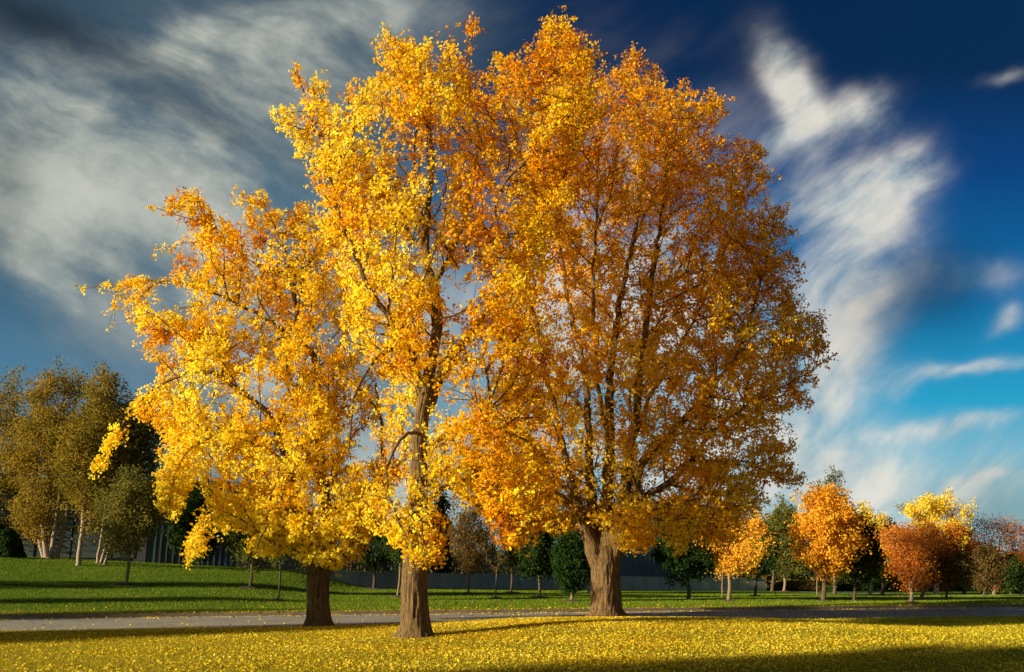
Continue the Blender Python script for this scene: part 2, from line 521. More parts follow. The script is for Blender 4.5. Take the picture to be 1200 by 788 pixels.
ROOTS = {}
def ginkgo(name, label, basep, Y, trunk, limbs, poly, n, rmaxd, seed, stops, mname, leafsize, gap, per, scale_px=46, group=None, flare=1.0, nthr=-.12, tint_c=.5, tipr=.008, power=1.4, w=.35, extra=(), gaps=(), gx_=0.0, gz_=0.0):
    base = Vector(basep)
    root = empty(name, base, label, 'tree', group)
    sk = Skel()
    # trunk: dense rings with flare
    tr = []
    for (px, py, r, dy) in trunk:
        tr.append((at(px, py, Y+dy), r))
    b0 = base + Vector((0, 0, -.25)); r0 = tr[0][1]
    pts = [(b0, r0*1.5*flare), (base+Vector((0, 0, .02)), r0*1.22*flare), (base+Vector((0, 0, .25)), r0*1.07), (base.lerp(tr[0][0], .6)+Vector((0,0,.1)), r0*1.0)] + tr
    add_guide(sk, pts, .09)
    for lim in limbs:
        add_guide(sk, [(at(px, py, Y+dy), r) for (px, py, r, dy) in lim], .3, .025)
    A = fill_poly(poly, Y, n, rmaxd, scale_px, seed, nthr=nthr)
    for q, (pl, nn, rr, dyc) in enumerate(extra):
        A += fill_poly(pl, Y, nn, rr, scale_px, seed+q+1, nthr=-.5, dyc=dyc)
    grow(sk, A, tr[0][0], w=w, power=power, tip=tipr, rmax=.11, attach_from=tr[0][0].z+1.0)
    tubes(sk, 'trunk', BARK_G, root, base, trunk_sides=88, furrow=.12, minr=.007)
    P, C, ci = leaf_points(sk, .032, gap, per, .10, .06)
    # the crown is open round the main wood: few leaves grow there
    gx, gy = proj(C); keep = np.ones(len(C), bool); rv = RNG.uniform(0, 1, len(C))
    for (cx_, cy_, rx_, ry_, am) in gaps:
        w_ = np.exp(-(((gx-cx_)/rx_)**2+((gy-cy_)/ry_)**2)**1.5)
        keep &= rv > am*w_*np.where(C[:, 1] < Y+.6, 1.0, .72)
    kk = keep[ci]; P = P[kk]; ci = ci[kk]
    # colour drifts from branch to branch
    off = Vector((seed, 0, 0))
    br = np.array([mnoise.noise(Vector(c)*.55+off)*.52 + mnoise.noise(Vector(c)*2.1+off)*.22 + gx_*(c[0]-base.x) + gz_*(c[2]-8) for c in C])
    tint = np.clip(tint_c + br[ci] + RNG.normal(size=len(P))*.14, 0, 1)
    ctr = P.mean(0); ctr[2] -= 1.5
    rad = P-ctr; rad /= np.linalg.norm(rad, axis=1, keepdims=True)
    cb = RNG.normal(size=(len(C), 3)); cb /= np.linalg.norm(cb, axis=1, keepdims=True)
    leaf_cloud(P - np.array(base), RNG.uniform(.6, 1.3, len(P))*leafsize, tint, 'crown', leaf_mat(mname, stops, .5), root, bias=rad*.75+cb[ci]*.7+np.array([0, 0, .2]))
    print(name, 'nodes', len(sk.p), 'leaves', len(P))
    return root

YEL = [(0, (.72, .24, .005)), (.28, (.90, .46, .008)), (.55, (.96, .68, .018)), (1, (.98, .85, .07))]
ORG = [(0, (.62, .22, .008)), (.35, (.86, .38, .010)), (.7, (.94, .54, .018)), (1, (.97, .74, .06))]

# ---- tree in the centre front
b1 = ground_hit(487, 747)
print('b1', b1)
Y1 = b1.y
poly1 = [(312,132),(352,128),(348,95),(332,85),(338,55),(365,85),(380,70),(400,105),(425,70),(415,35),(445,20),(470,45),(490,40),(520,15),(567,8),(565,40),(545,60),(575,80),(600,45),(630,25),(652,13),(690,35),(705,80),(718,125),(712,170),(690,220),(670,280),(665,350),(655,420),(640,480),(650,530),(640,560),(618,580),(614,610),(606,640),(592,640),(575,615),(545,590),(520,560),(515,590),(522,640),(514,665),(485,662),(470,640),(440,615),(420,590),(430,540),(425,470),(400,420),(385,350),(375,300),(350,260),(345,215),(330,195),(345,170),(318,148)]
ginkgo('ginkgo_tree', 'tall bright yellow tree with furrowed half lit trunk, centre of the three big trees', b1, Y1,
  [(486,690,.345,0),(487,640,.31,0),(490,585,.25,0),(492,508,.205,0),(500,455,.175,0),(513,382,.135,0)],
  [[(513,382,.16,0),(508,340,.14,.2),(500,300,.12,.4),(500,255,.10,.5),(506,182,.07,.3),(490,110,.045,.2),(450,55,.02,.1)],
   [(513,382,.14,0),(530,330,.12,-.3),(548,300,.10,-.5),(575,260,.09,-.8),(590,210,.07,-.8),(607,165,.05,-.6),(615,110,.035,-.4),(645,45,.02,0)],
   [(496,455,.15,0),(489,435,.13,-.3),(475,405,.11,-.7),(443,356,.08,-1.2),(425,320,.06,-1.5),(400,260,.045,-1.3),(378,180,.03,-.9),(345,75,.012,-.3)],
   [(503,480,.15,0),(519,436,.12,.6),(537,410,.10,1.2),(565,370,.08,1.7),(600,320,.06,2.2),(640,250,.04,2.3),(670,180,.02,2.0)],
   [(498,527,.10,0),(524,508,.075,-.3),(555,498,.055,-.7),(600,508,.035,-.8),(635,530,.018,-.6)],
   [(524,508,.05,-.3),(560,560,.03,-.8),(585,600,.02,-.9),(600,630,.01,-.9)],
   [(494,510,.06,0),(478,508,.045,-.8),(460,530,.035,-1.4),(455,580,.025,-1.8),(485,640,.012,-2.0)],
   [(492,560,.05,0),(500,590,.035,-.9),(495,625,.02,-1.6),(500,655,.008,-1.9)],
   [(494,530,.06,0),(465,545,.05,.6),(440,575,.035,1.0),(440,610,.015,1.0)],
   [(500,300,.07,.4),(455,240,.05,1.2),(400,160,.03,1.0),(355,130,.018,.4),(318,138,.008,.2)],
   [(508,340,.07,.2),(545,250,.05,1.5),(560,160,.035,1.5),(545,90,.02,.8),(560,20,.008,.3)],
   [(475,405,.06,-.7),(440,420,.04,-1.8),(415,470,.03,-2.2),(410,540,.015,-2.0)]],
  poly1, 6400, 2.8, 11, YEL, 'ginkgo_yellow', .082, .118, 6.0, nthr=-.07, tint_c=.52, gx_=-.035, gz_=-.006,
  extra=[([(540,520),(640,500),(660,560),(650,600),(615,640),(595,645),(570,610)], 230, 1.8, -.6)],
  gaps=[(492,535,12,50,.85),(499,470,15,42,.9),(515,395,18,38,.85),(528,470,22,18,.8),(445,375,10,36,.7),(507,262,17,55,.92),(487,290,12,30,.7),(590,185,10,45,.8),(545,320,14,40,.7),(560,405,30,14,.7),(640,440,18,12,.5),(400,270,8,35,.5),(600,280,10,25,.6),(470,200,9,30,.6),(560,150,8,30,.5)])

# ---- tree on the left
b2 = at(373, 735, 23.6); b2.z = Hs(b2.x, b2.y); b2 = ground_hit(373, 735)
print('b2', b2)
Y2 = b2.y
poly2 = [(86,340),(110,327),(150,322),(185,330),(205,315),(200,300),(176,292),(190,275),(215,262),(175,245),(205,228),(233,214),(262,240),(282,255),(275,225),(305,218),(330,240),(360,225),(400,250),(430,320),(445,400),(462,480),(462,560),(450,610),(415,655),(395,668),(370,650),(330,645),(300,650),(285,620),(262,612),(240,640),(216,662),(228,615),(235,575),(215,560),(208,608),(188,585),(190,545),(165,500),(148,500),(125,545),(106,560),(118,520),(145,485),(168,462),(160,425),(190,395),(163,428),(170,395),(150,385),(122,388),(135,362),(112,362),(115,345)]
ginkgo('ginkgo_tree', 'broad yellow tree leaning out to the left with drooping boughs and a shaded trunk', b2, Y2,
  [(373,700,.36,0),(373,668,.37,0),(374,650,.34,0),(376,634,.26,0),(378,618,.17,0)],
  [[(371,672,.29,0),(362,640,.25,-.1),(350,605,.20,-.2),(340,550,.16,-.5),(318,494,.13,-.8),(289,464,.10,-1.2),(240,435,.07,-1.3),(190,450,.04,-1.0),(150,490,.02,-.6),(110,555,.008,-.2)],
   [(374,665,.24,0),(385,610,.20,.3),(378,560,.17,.5),(372,500,.14,.5),(369,422,.11,.2),(350,390,.09,0),(343,323,.06,0),(322,265,.035,.1),(300,228,.015,0)],
   [(376,676,.28,0),(390,655,.23,-.1),(405,638,.19,-.2),(424,612,.15,-.5),(441,582,.11,-.9),(450,530,.07,-1.0),(440,450,.04,-.8)],
   [(345,400,.07,0),(310,372,.06,-.5),(278,357,.05,-.6),(247,342,.04,-.5),(202,330,.03,-.3),(137,332,.016,0),(90,340,.006,0)],
   [(340,545,.09,-.5),(297,521,.06,-1.3),(262,510,.05,-1.9),(225,525,.03,-2.2),(200,570,.018,-2.2),(200,600,.008,-2.2)],
   [(350,600,.08,-.2),(310,575,.06,.6),(272,589,.05,1.2),(250,603,.035,1.4),(228,631,.02,1.4),(217,658,.008,1.3)],
   [(343,323,.05,0),(300,310,.04,.8),(265,282,.03,.8),(235,262,.02,.5),(180,243,.007,.2)],
   [(262,284,.02,.6),(225,285,.015,.4),(180,291,.006,.2)],
   [(375,600,.09,0),(345,600,.06,-1.3),(320,590,.05,-2.2),(310,620,.03,-2.6),(300,645,.01,-2.6)],
   [(385,610,.08,.3),(400,590,.05,-1.2),(400,620,.035,-2.0),(400,655,.012,-2.2)]],
  poly2, 6300, 3.3, 23, YEL, 'ginkgo_yellow', .088, .118, 6.0, scale_px=42, nthr=-.07, tint_c=.56, gx_=-.01, gz_=-.025,
  extra=[([(215,655),(228,610),(255,590),(300,600),(262,622),(240,650)], 90, 1.0, 1.2), ([(180,500),(230,480),(232,560),(207,612),(186,590)], 120, 1.2, -1.8),
         ([(300,560),(420,560),(450,610),(400,668),(300,648)], 190, 1.6, -1.9)],
  gaps=[(305,480,22,16,.95),(325,520,12,26,.8),(370,410,9,30,.8),(386,590,12,22,.75),(250,350,34,7,.7),(432,590,14,14,.7),(345,350,7,30,.6),(213,360,12,14,.6),(238,605,12,10,.3),(285,415,16,10,.5)])

# ---- tree on the right: many upright stems
d3 = ray(711, 722); 
p3 = at(711, 722, (c_n - 0)/rn.y); 
Y3 = (c_n - 1.7 - at(711, 722, 26).x*rn.x)/rn.y
b3 = at(711, 722, Y3); print('b3', b3, Hs(b3.x, b3.y)); b3.z = Hs(b3.x, b3.y)
poly3 = [(640,60),(665,30),(690,60),(720,75),(740,36),(765,60),(790,90),(800,78),(835,110),(856,112),(850,150),(872,160),(900,165),(898,195),(928,225),(912,240),(942,258),(935,290),(945,312),(938,335),(970,355),(965,385),(984,412),(960,425),(972,445),(958,462),(975,482),(940,500),(958,520),(930,545),(955,560),(930,575),(900,565),(885,600),(860,600),(835,640),(815,625),(800,645),(785,610),(770,600),(760,640),(735,645),(720,615),(700,610),(672,605),(655,625),(632,620),(600,600),(565,590),(540,560),(548,500),(565,420),(570,330),(590,240),(600,150),(620,90)]
ginkgo('ginkgo_tree', 'wide orange gold tree with many upright stems above the thickest trunk of all', b3, Y3,
  [(711,700,.49,0),(710,675,.48,0),(709,655,.50,0),(709,638,.47,0),(709,620,.38,0),(710,598,.25,0)],
  [[(704,668,.34,0),(696,645,.29,-.15),(688,622,.22,-.4),(678,597,.17,-.6),(663,540,.12,-1.0),(650,480,.09,-1.4),(632,400,.06,-1.8),(615,300,.04,-2.0),(610,180,.015,-1.5)],
   [(706,655,.28,0),(698,620,.22,.25),(691,548,.15,.6),(689,495,.13,.8),(684,426,.11,.8),(672,380,.09,.9),(658,300,.06,1.0),(652,200,.04,1.0),(660,90,.015,.6)],
   [(709,645,.26,0),(710,597,.22,0),(714,521,.18,-.1),(714,449,.15,-.1),(718,418,.13,0),(728,343,.10,.2),(741,290,.08,.3),(752,210,.06,.3),(748,130,.035,.2),(742,50,.012,.1)],
   [(713,660,.30,0),(721,628,.25,-.3),(729,597,.20,-.6),(737,533,.15,-1.0),(746,475,.13,-1.3),(758,373,.10,-1.7),(768,300,.08,-1.8),(783,200,.05,-1.8),(800,110,.02,-1.0)],
   [(715,662,.30,0),(727,625,.25,-.4),(741,586,.19,-.7),(752,544,.15,-1.0),(779,517,.13,-1.3),(802,491,.11,-1.6),(836,453,.08,-1.9),(870,400,.055,-2.0),(895,320,.035,-1.6),(910,240,.012,-1.0)],
   [(720,635,.15,0),(752,586,.12,.4),(783,567,.11,.6),(813,536,.09,.7),(836,506,.075,.8),(872,478,.05,.8),(925,450,.03,.6),(972,420,.008,.3)],
   [(813,541,.06,.6),(850,540,.045,.3),(875,541,.035,.0),(897,552,.025,-.2),(945,560,.008,-.2)],
   [(741,290,.06,.3),(770,215,.045,1.0),(800,160,.03,1.2),(850,118,.01,.8)],
   [(737,533,.10,-1.0),(760,470,.07,.8),(800,400,.06,1.6),(840,320,.045,1.8),(870,230,.03,1.6),(895,175,.01,1.0)],
   [(689,495,.08,.8),(650,430,.06,1.8),(625,360,.045,2.2),(610,270,.02,2.0)],
   [(714,521,.09,-.1),(700,440,.07,-1.8),(695,340,.06,-2.4),(700,230,.04,-2.4),(705,120,.015,-1.4)],
   [(735,600,.06,-.6),(760,590,.05,-1.8),(770,610,.03,-2.4),(768,635,.01,-2.5)],
   [(678,597,.06,-.6),(640,570,.04,-1.2),(600,580,.02,-1.4)]],
  poly3, 11500, 4.3, 37, ORG, 'ginkgo_orange', .086, .124, 5.4, scale_px=36, flare=1.12, tint_c=.78, gx_=-.03, gz_=-.02, nthr=-.10,
  extra=[([(745,590),(800,580),(880,565),(905,590),(850,640),(815,628),(790,655),(772,612),(755,650),(738,628)], 400, 1.8, -1.4), ([(690,600),(760,590),(768,640),(735,652),(700,620)], 160, 1.0, -2.4), ([(560,560),(680,560),(672,625),(640,628),(600,604)], 260, 1.6, .5)],
  gaps=[(705,560,13,55,.85),(714,480,12,65,.75),(745,480,10,70,.6),(688,480,10,60,.7),(665,545,8,45,.7),(760,560,34,12,.8),(800,500,40,12,.7),(765,575,16,16,.9),(742,330,14,70,.7),(770,300,12,60,.55),(850,470,22,16,.6),(880,540,26,12,.7),(668,590,10,16,.5)])

# ------------------------------------------------------------------ smaller trees
def small_tree(name, label, cat, base, Y, x0, x1, y0, y1, stops, mname, nleaf=7000, size=.14, npts=260, bark=None, tr=.09, group=None,
               shape='egg', stems=None, nthr=-.3, upright=.5, fork=True, tint_c=.5, spread=.15, off=.16, elong=1.0, lean=0.0, tip=.006):
    base = Vector(base)
    root = empty(name, base, label, cat, group)
    rnd = random.Random(hash((int(x0*7), int(y0*3))) & 0xffff)
    cx = (x0+x1)/2
    top = at(cx, y0, Y); bot = at(cx, y1, Y); l = at(x0, (y0+y1)/2, Y); r = at(x1, (y0+y1)/2, Y)
    W = (r.x-l.x)/2; zt, zb = top.z, bot.z; C = Vector(((l.x+r.x)/2, Y, (zt+zb)/2)); Hh = (zt-zb)/2
    A = []; off3 = Vector((x0*.37, y0*.11, 3))
    tries = 0
    while len(A) < npts and tries < npts*80:
        tries += 1
        a, b, c = (rnd.uniform(-1, 1) for _ in range(3))
        if shape == 'egg': wd = 1.0 - .35*max(0, c) - .15*max(0, -c)
        elif shape == 'cone': wd = .92-.55*(c*.5+.5)*1.1+.05
        elif shape == 'vase': wd = .75 + .3*c
        else: wd = 1
        lim = 1 + .40*mnoise.noise(Vector((a, b, c))*1.8+off3)
        if shape == 'vase': 
            if (a/wd)**2+(b/wd)**2 > lim or abs(c) > lim*(1-.18*(a*a+b*b)): continue
        elif (a/wd)**2+(b/wd)**2+(abs(c)**2.2) > lim: continue
        p = Vector((C.x+a*W, C.y+b*W*.95, C.z+c*Hh))
        if mnoise.noise(p*(1.0/max(W, .5))*1.6+off3) < nthr: continue
        A.append(p)
    sk = Skel()
    zc = zb
    if stems is None:
        f = Vector((base.x+(C.x-base.x)*.22, base.y, zb+.1*Hh))
        pts = [(base-Vector((0, 0, .1)), tr*1.5), (base+Vector((0, 0, .12)), tr*1.1), ((base+f)/2+Vector((tr*.6, 0, 0)), tr), (f, tr*.9)]
        add_guide(sk, pts, .25)
        if fork:
            for k in range(rnd.choice((3, 4, 4))):
                an = 2*PI*k/4+rnd.uniform(0, 1); rr = W*.45
                e = Vector((C.x+math.cos(an)*rr, C.y+math.sin(an)*rr, zb+Hh*rnd.uniform(1.0, 1.35)))
                m_ = f.lerp(e, .45)+Vector((math.cos(an)*rr*.12, math.sin(an)*rr*.12, -.05*Hh))
                add_guide(sk, [(f, tr*.65), (m_, tr*.45), (e, tr*.2)], .3, .015)
        e = Vector((C.x, C.y, zb+Hh*1.6)); add_guide(sk, [(f, tr*.75), ((f+e)/2, tr*.5), (e, tr*.15)], .3, .02)
    else:
        first = True
        for (bx, by, tx, ty, r0, dy) in stems:
            p0 = Vector((at(bx, by, Y+dy).x, Y+dy, 0)); p0.z = Hs(p0.x, p0.y)-.1
            p1 = at(tx, ty, Y+dy*1.6); m_ = p0.lerp(p1, .5)+Vector((rnd.uniform(-.1, .1), 0, 0))
            if not first:
                # rises from the shared root plate
                pass
            add_guide(sk, [(p0, r0*1.3), (p0.lerp(p1, .15), r0), (m_, r0*.75), (p1, r0*.2)], .4, .02)
            first = False
        # stems stand apart on the ground: detach every new stem from its neighbour
    grow(sk, A, Vector((C.x, C.y, zb-Hh*upright)), w=.35, power=1.4, k=10, tip=tip, rmax=tr*.5, attach_from=zb-.3)
    if stems is not None:
        pass
    tubes(sk, 'trunk', bark or BARK_D, root, base, trunk_sides=12, minr=.006)
    gap = .2
    P, Cc, ci = leaf_points(sk, tr*.42, gap, 3, off, spread)
    if nleaf:
        reps = max(1, int(math.ceil(nleaf/len(P))))
        Ps = []; ids = []
        for k in range(reps):
            Ps.append(P + RNG.normal(size=P.shape)*spread*.9); ids.append(ci)
        P = np.concatenate(Ps); ci = np.concatenate(ids)
        sel = RNG.permutation(len(P))[:nleaf]; P = P[sel]; ci = ci[sel]
        offn = Vector((x0, 0, 0))
        br = np.array([mnoise.noise(Vector(c)*.7+offn)*.35+mnoise.noise(Vector(c)*2.3+offn)*.15 for c in Cc])
        tint = np.clip(tint_c+br[ci]+RNG.normal(size=len(P))*.14, 0, 1)
        leaf_cloud(P-np.array(base), RNG.uniform(.7, 1.2, len(P))*size, tint, 'crown', leaf_mat(mname, stops, .42), root, elong=elong)
    return root

GRN = [(0, (.015, .040, .010)), (.5, (.035, .070, .015)), (1, (.09, .115, .025))]
OLV = [(0, (.05, .07, .012)), (.5, (.13, .14, .025)), (1, (.26, .20, .04))]
OGD = [(0, (.10, .095, .015)), (.45, (.27, .19, .022)), (1, (.55, .33, .04))]
BRN = [(0, (.08, .05, .018)), (.5, (.18, .11, .03)), (1, (.30, .19, .05))]
GLD = [(0, (.42, .16, .012)), (.5, (.72, .34, .02)), (1, (.9, .55, .05))]
ORR = [(0, (.30, .075, .010)), (.5, (.60, .19, .02)), (1, (.80, .34, .04))]
RED = [(0, (.24, .05, .015)), (.5, (.50, .12, .025)), (1, (.72, .26, .05))]
YEF = [(0, (.60, .38, .02)), (.5, (.85, .62, .04)), (1, (.95, .80, .14))]
PAL = [(0, (.22, .16, .08)), (.5, (.40, .32, .18)), (1, (.6, .5, .3))]

def mulch(p, r, label):
    n = 28; V = [(0, 0, .10)]; Q = []
    rings = 4
    for k in range(1, rings+1):
        for a in range(n):
            an = 2*PI*a/n
            rr = r*k/rings*(1+.08*mnoise.noise(Vector((math.cos(an)*2+p.x, math.sin(an)*2, k))))
            x, y = rr*math.cos(an), rr*math.sin(an)
            z = Hs(p.x+x, p.y+y)-p.z + .11*(1-(k/rings)**2)+(.02*mnoise.noise(Vector((x*9, y*9, 0))) if k < rings else -.03)
            V.append((x, y, z))
    me = bpy.data.meshes.new('mulch_ring'); F_ = [(0, 1+a, 1+(a+1) % n) for a in range(n)]
    for k in range(rings-1):
        for a in range(n):
            b = (a+1) % n
            F_.append((1+k*n+a, 1+(k+1)*n+a, 1+(k+1)*n+b, 1+k*n+b))
    me.from_pydata(V, [], F_); me.materials.append(M_MULCH)
    o = bpy.data.objects.new('mulch_ring', me); COL.objects.link(o); o.location = p
    tag(o, label, 'mulch', 'mulch rings round the lawn trees')
def mulch_mat():
    m, nt, out = new_mat('mulch')
    p = nt.nodes.new('ShaderNodeBsdfPrincipled'); p.inputs['Roughness'].default_value = 1
    oc = objcoord(nt); n = noise_node(nt, oc, 25, 4, .7)
    nt.links.new(ramp(nt, [(.3, (.03, .018, .01)), (.7, (.13, .075, .04))], n.outputs['Fac']), p.inputs['Base Color'])
    b = nt.nodes.new('ShaderNodeBump'); b.inputs['Strength'].default_value = 1; b.inputs['Distance'].default_value = .05
    nt.links.new(n.outputs['Fac'], b.inputs['Height']); nt.links.new(b.outputs[0], p.inputs['Normal'])
    nt.links.new(p.outputs[0], out.inputs['Surface']); return m
M_MULCH = mulch_mat()

LT = 'young trees on the far lawn'
MUL = {'spreading dark green tree with forked stem between the left and centre ginkgo trunks': 'spreading dark green tree with forked stem',
 'dark green tree with a sunlit stem partly behind the centre ginkgo trunk': 'sunlit stemmed tree beside the centre trunk',
 'dark green tree behind the small gold tree at the end of the concrete wall': 'tree at the end of the concrete wall',
 'dark green tree with a low side limb beside the tawny shrub': 'tree with a low side limb'}
# (label, name, base px, base py, x0, x1, y0, y1, stops, mat, nleaf, size, bark, trunk r, shape, mulch, kwargs)
L = [
 ('small round olive green tree on the grassy bank, thin stemmed, nearest the birches', 'shade_tree', 148, 686, 113, 192, 548, 648, OLV, 'olive', 11000, .12, BARK_T, .085, 'egg', .75, dict(tint_c=.75)),
 ('thin pale stemmed green tree half hidden under the boughs of the left ginkgo', 'shade_tree', 293, 690, 262, 332, 590, 664, OLV, 'olive', 7000, .12, BARK_T, .085, 'egg', .7, {}),
 ('slender leaning tree with green leaves just left of the left ginkgo trunk', 'shade_tree', 326, 705, 308, 352, 592, 662, OLV, 'olive', 4000, .10, BARK_D, .05, 'egg', .45, {}),
 ('spreading dark green tree with forked stem between the left and centre ginkgo trunks', 'shade_tree', 438, 692, 404, 468, 600, 668, GRN, 'green', 9000, .13, BARK_D, .10, 'egg', .9, {}),
 ('dark green tree with a sunlit stem partly behind the centre ginkgo trunk', 'shade_tree', 466, 701, 448, 506, 606, 664, GRN, 'green', 6000, .12, BARK_T, .07, 'egg', .5, {}),
 ('brownish olive round tree on a straight pale stem right of the centre ginkgo trunk', 'shade_tree', 549, 697, 522, 582, 588, 668, BRN, 'brown', 9000, .11, BARK_T, .07, 'egg', .5, dict(nthr=-.2)),
 ('dull olive tree with a V shaped fork behind a staked sapling', 'shade_tree', 599, 696, 578, 626, 590, 668, OLV, 'olive', 7000, .12, BARK_D, .085, 'vase', .8, dict(tint_c=.25)),
 ('dense dark green oval tree, second left of the thickest trunk', 'shade_tree', 632, 702, 602, 654, 588, 676, GRN, 'green', 15000, .13, BARK_T, .085, 'cone', .8, dict(tint_c=.55)),
 ('dense dark green pointed tree just left of the thickest trunk', 'shade_tree', 670, 706, 644, 696, 598, 688, GRN, 'green', 17000, .13, BARK_T, .10, 'cone', .7, dict(tint_c=.5)),
 ('short tree with sunlit stem mostly behind the thickest trunk', 'shade_tree', 690, 697, 676, 716, 620, 676, GRN, 'green', 5000, .13, BARK_P, .10, 'egg', 0, {}),
 ('broad dark green tree standing in front of the blue clad hall', 'shade_tree', 807, 705, 763, 842, 590, 684, GRN, 'green', 20000, .14, BARK_D, .11, 'egg', .6, dict(tint_c=.45)),
 ('small gold leaved tree on a grey stem below the right ginkgo branches', 'shade_tree', 854, 706, 812, 906, 586, 674, GLD, 'gold', 9000, .12, BARK_T, .10, 'egg', .5, dict(nthr=-.15, tint_c=.75)),
 ('dark green tree behind the small gold tree at the end of the concrete wall', 'shade_tree', 885, 700, 862, 912, 606, 678, GRN, 'green', 10000, .14, BARK_D, .09, 'egg', .6, {}),
 ('dark green tree with a low side limb beside the tawny shrub', 'shade_tree', 919, 695, 896, 948, 586, 678, OLV, 'olive', 12000, .15, BARK_T, .12, 'egg', .8, dict(tint_c=.6)),
 ('bright golden tree with two close stems standing near the road on the right', 'maple_tree', 965, 706, 924, 1012, 564, 676, GLD, 'gold', 15000, .15, BARK_D, .13, 'egg', .5, dict(nthr=-.35, tint_c=.6)),
 ('dark olive tree on a black stem between the golden tree and the orange round tree', 'shade_tree', 1001, 706, 984, 1034, 598, 680, GRN, 'green', 9000, .14, BARK_D, .08, 'egg', .5, dict(tint_c=.8)),
 ('round fiery orange tree with fine fanned twigs nearest the road at the right', 'maple_tree', 1068, 708, 1030, 1104, 614, 690, ORR, 'orange', 7500, .10, BARK_P, .09, 'vase', .5, dict(nthr=-.5, npts=420, tint_c=.6)),
 ('darker orange fine twigged tree tucked just right of the round orange one', 'maple_tree', 1080, 704, 1056, 1128, 612, 690, ORR, 'orange', 7500, .11, BARK_T, .11, 'vase', .8, dict(nthr=-.5, npts=360, tint_c=.3)),
 ('thin black stemmed tree with brownish leaves right of the two orange trees', 'shade_tree', 1109, 704, 1094, 1142, 636, 686, BRN, 'brown', 4500, .13, BARK_D, .07, 'egg', 0, {}),
 ('small dark tree on the pale path near the right edge of the lawn', 'shade_tree', 1153, 700, 1136, 1178, 636, 690, BRN, 'brown', 4500, .13, BARK_D, .09, 'egg', 0, dict(tint_c=.3)),
]
for (lab, nm, bx, by, x0, x1, y0, y1, st, mn, nl, sz, bk, tr, shp, mu, kw) in L:
    b = ground_hit(bx, by-1)
    small_tree(nm, lab, 'tree', b, b.y, x0, x1, y0, y1, st, mn, int(nl*1.35), sz*.87, kw.pop('npts', 280), bk, tr, LT, shp, **kw)
    if mu: mulch(b, mu, ('dark mulch ring at the foot of the '+MUL[lab] if lab in MUL else 'dark mulch ring at the foot of the '+lab.split(' on ')[0].split(' on the')[0].split(', thin')[0].split(' in front')[0].split(' partly')[0].split(' close')[0].split(' between')[0].split(' that')[0].split(' standing')[0].split(' tucked')[0].split(' with ')[0].split(' in front')[0].split(' half')[0].split(' behind')[0].split(' just')[0].split(', second')[0]))

# staked sapling stems
def stake(px, py, ptop, label):
    b = ground_hit(px, py-1)
    t = at(px+1, ptop, b.y)
    root = empty('sapling', b, label, 'sapling', 'thin saplings on the far lawn')
    sk = Skel(); add_guide(sk, [(b-Vector((0, 0, .1)), .05), (b.lerp(t, .4), .045), (t, .03)], .2, .01)
    A = [t+Vector((random.gauss(0, .35), random.gauss(0, .35), random.uniform(-.2, 1.2))) for _ in range(26)]
    grow(sk, A, b, k=6, tip=.005, rmax=.02, attach_from=t.z-.5)
    tubes(sk, 'trunk', BARK_T, root, b)
    P, C, ci = leaf_points(sk, .03, .15, 3, .05, .05)
    leaf_cloud(P-np.array(b), .08, RNG.uniform(0, 1, len(P)), 'crown', leaf_mat('brown', BRN), root)
    return b
bs = stake(581, 703, 668, 'bare thin sapling standing alone before the V forked tree')
mulch(bs, .5, 'dark mulch ring at the foot of the bare thin sapling')
stake(846, 702, 668, 'thin dark sapling just left of the small gold tree')
stake(957, 700, 668, 'thin dark sapling close behind the golden twin stemmed tree')

# ---- left group of big pale trunked birches on the bank
BG = 'river birches on the bank at the left'
def birch(lab, Y, x0, x1, y0, y1, stems, nl, kw={}):
    bx, by = stems[0][0], stems[0][1]
    b = at(bx, 660, Y); b.z = Hs(b.x, b.y)
    small_tree('birch_tree', lab, 'tree', b, Y, x0, x1, y0, y1, OGD, 'olive_gold', int(nl*1.5), .13, 560, BARK_P, .17, BG, 'egg', stems, nthr=-.30, spread=.2, off=.28, **kw)
birch('multi stemmed pinkish birch, its trunks fanning from one foot at the left', 58, 8, 120, 424, 632,
      [(55,655,40,520,.16,0),(57,655,58,500,.15,.3),(60,655,78,510,.15,-.3),(66,655,100,520,.14,.5),(52,655,20,540,.12,.2)], 26000)
birch('birch crowding the left edge of the photo, crown cut off by the frame', 62, -70, 52, 430, 652,
      [(-8,657,-25,520,.16,0),(0,657,14,520,.14,.3)], 26000, dict(tint_c=.4))
birch('taller olive gold birch right behind the fanned birch, on one leaning trunk', 53.5, 68, 160, 426, 618,
      [(92,658,112,500,.14,0)], 20000, dict(tint_c=.4))
birch('greener birch with three thin trunks beside the small round tree', 55, 108, 206, 455, 640,
      [(114,659,135,520,.09,0),(118,659,150,540,.09,.4),(122,659,160,550,.08,-.3)], 19000, dict(tint_c=.22))

# ---- trees behind the wall
BT = 'trees beyond the concrete wall'
def back(nm, lab, bx, Y, x0, x1, y0, y1, st, mn, nl, sz, tr=.12, bark=None, **kw):
    b = at(bx, 680, Y); b.z = Hs(b.x, b.y)
    small_tree(nm, lab, 'tree', b, Y, x0, x1, y0, y1, st, mn, nl, sz, kw.pop('npts', 280), bark, tr, BT, kw.pop('shape', 'egg'), **kw)
back('evergreen_tree', 'dark evergreen standing behind the drooping tip of the left ginkgo', 232, 60, 196, 262, 560, 664, GRN, 'green', 9000, .18)
back('evergreen_tree', 'dark evergreen seen just right of the centre ginkgo trunk', 512, 66, 494, 536, 572, 668, GRN, 'green', 9000, .17, shape='cone')
back('bare_tree', 'pale grey nearly leafless tree right of the centre ginkgo trunk', 535, 70, 500, 580, 520, 655, PAL, 'pale', 2200, .13, .12, BARK_P, npts=420, nthr=-.6)
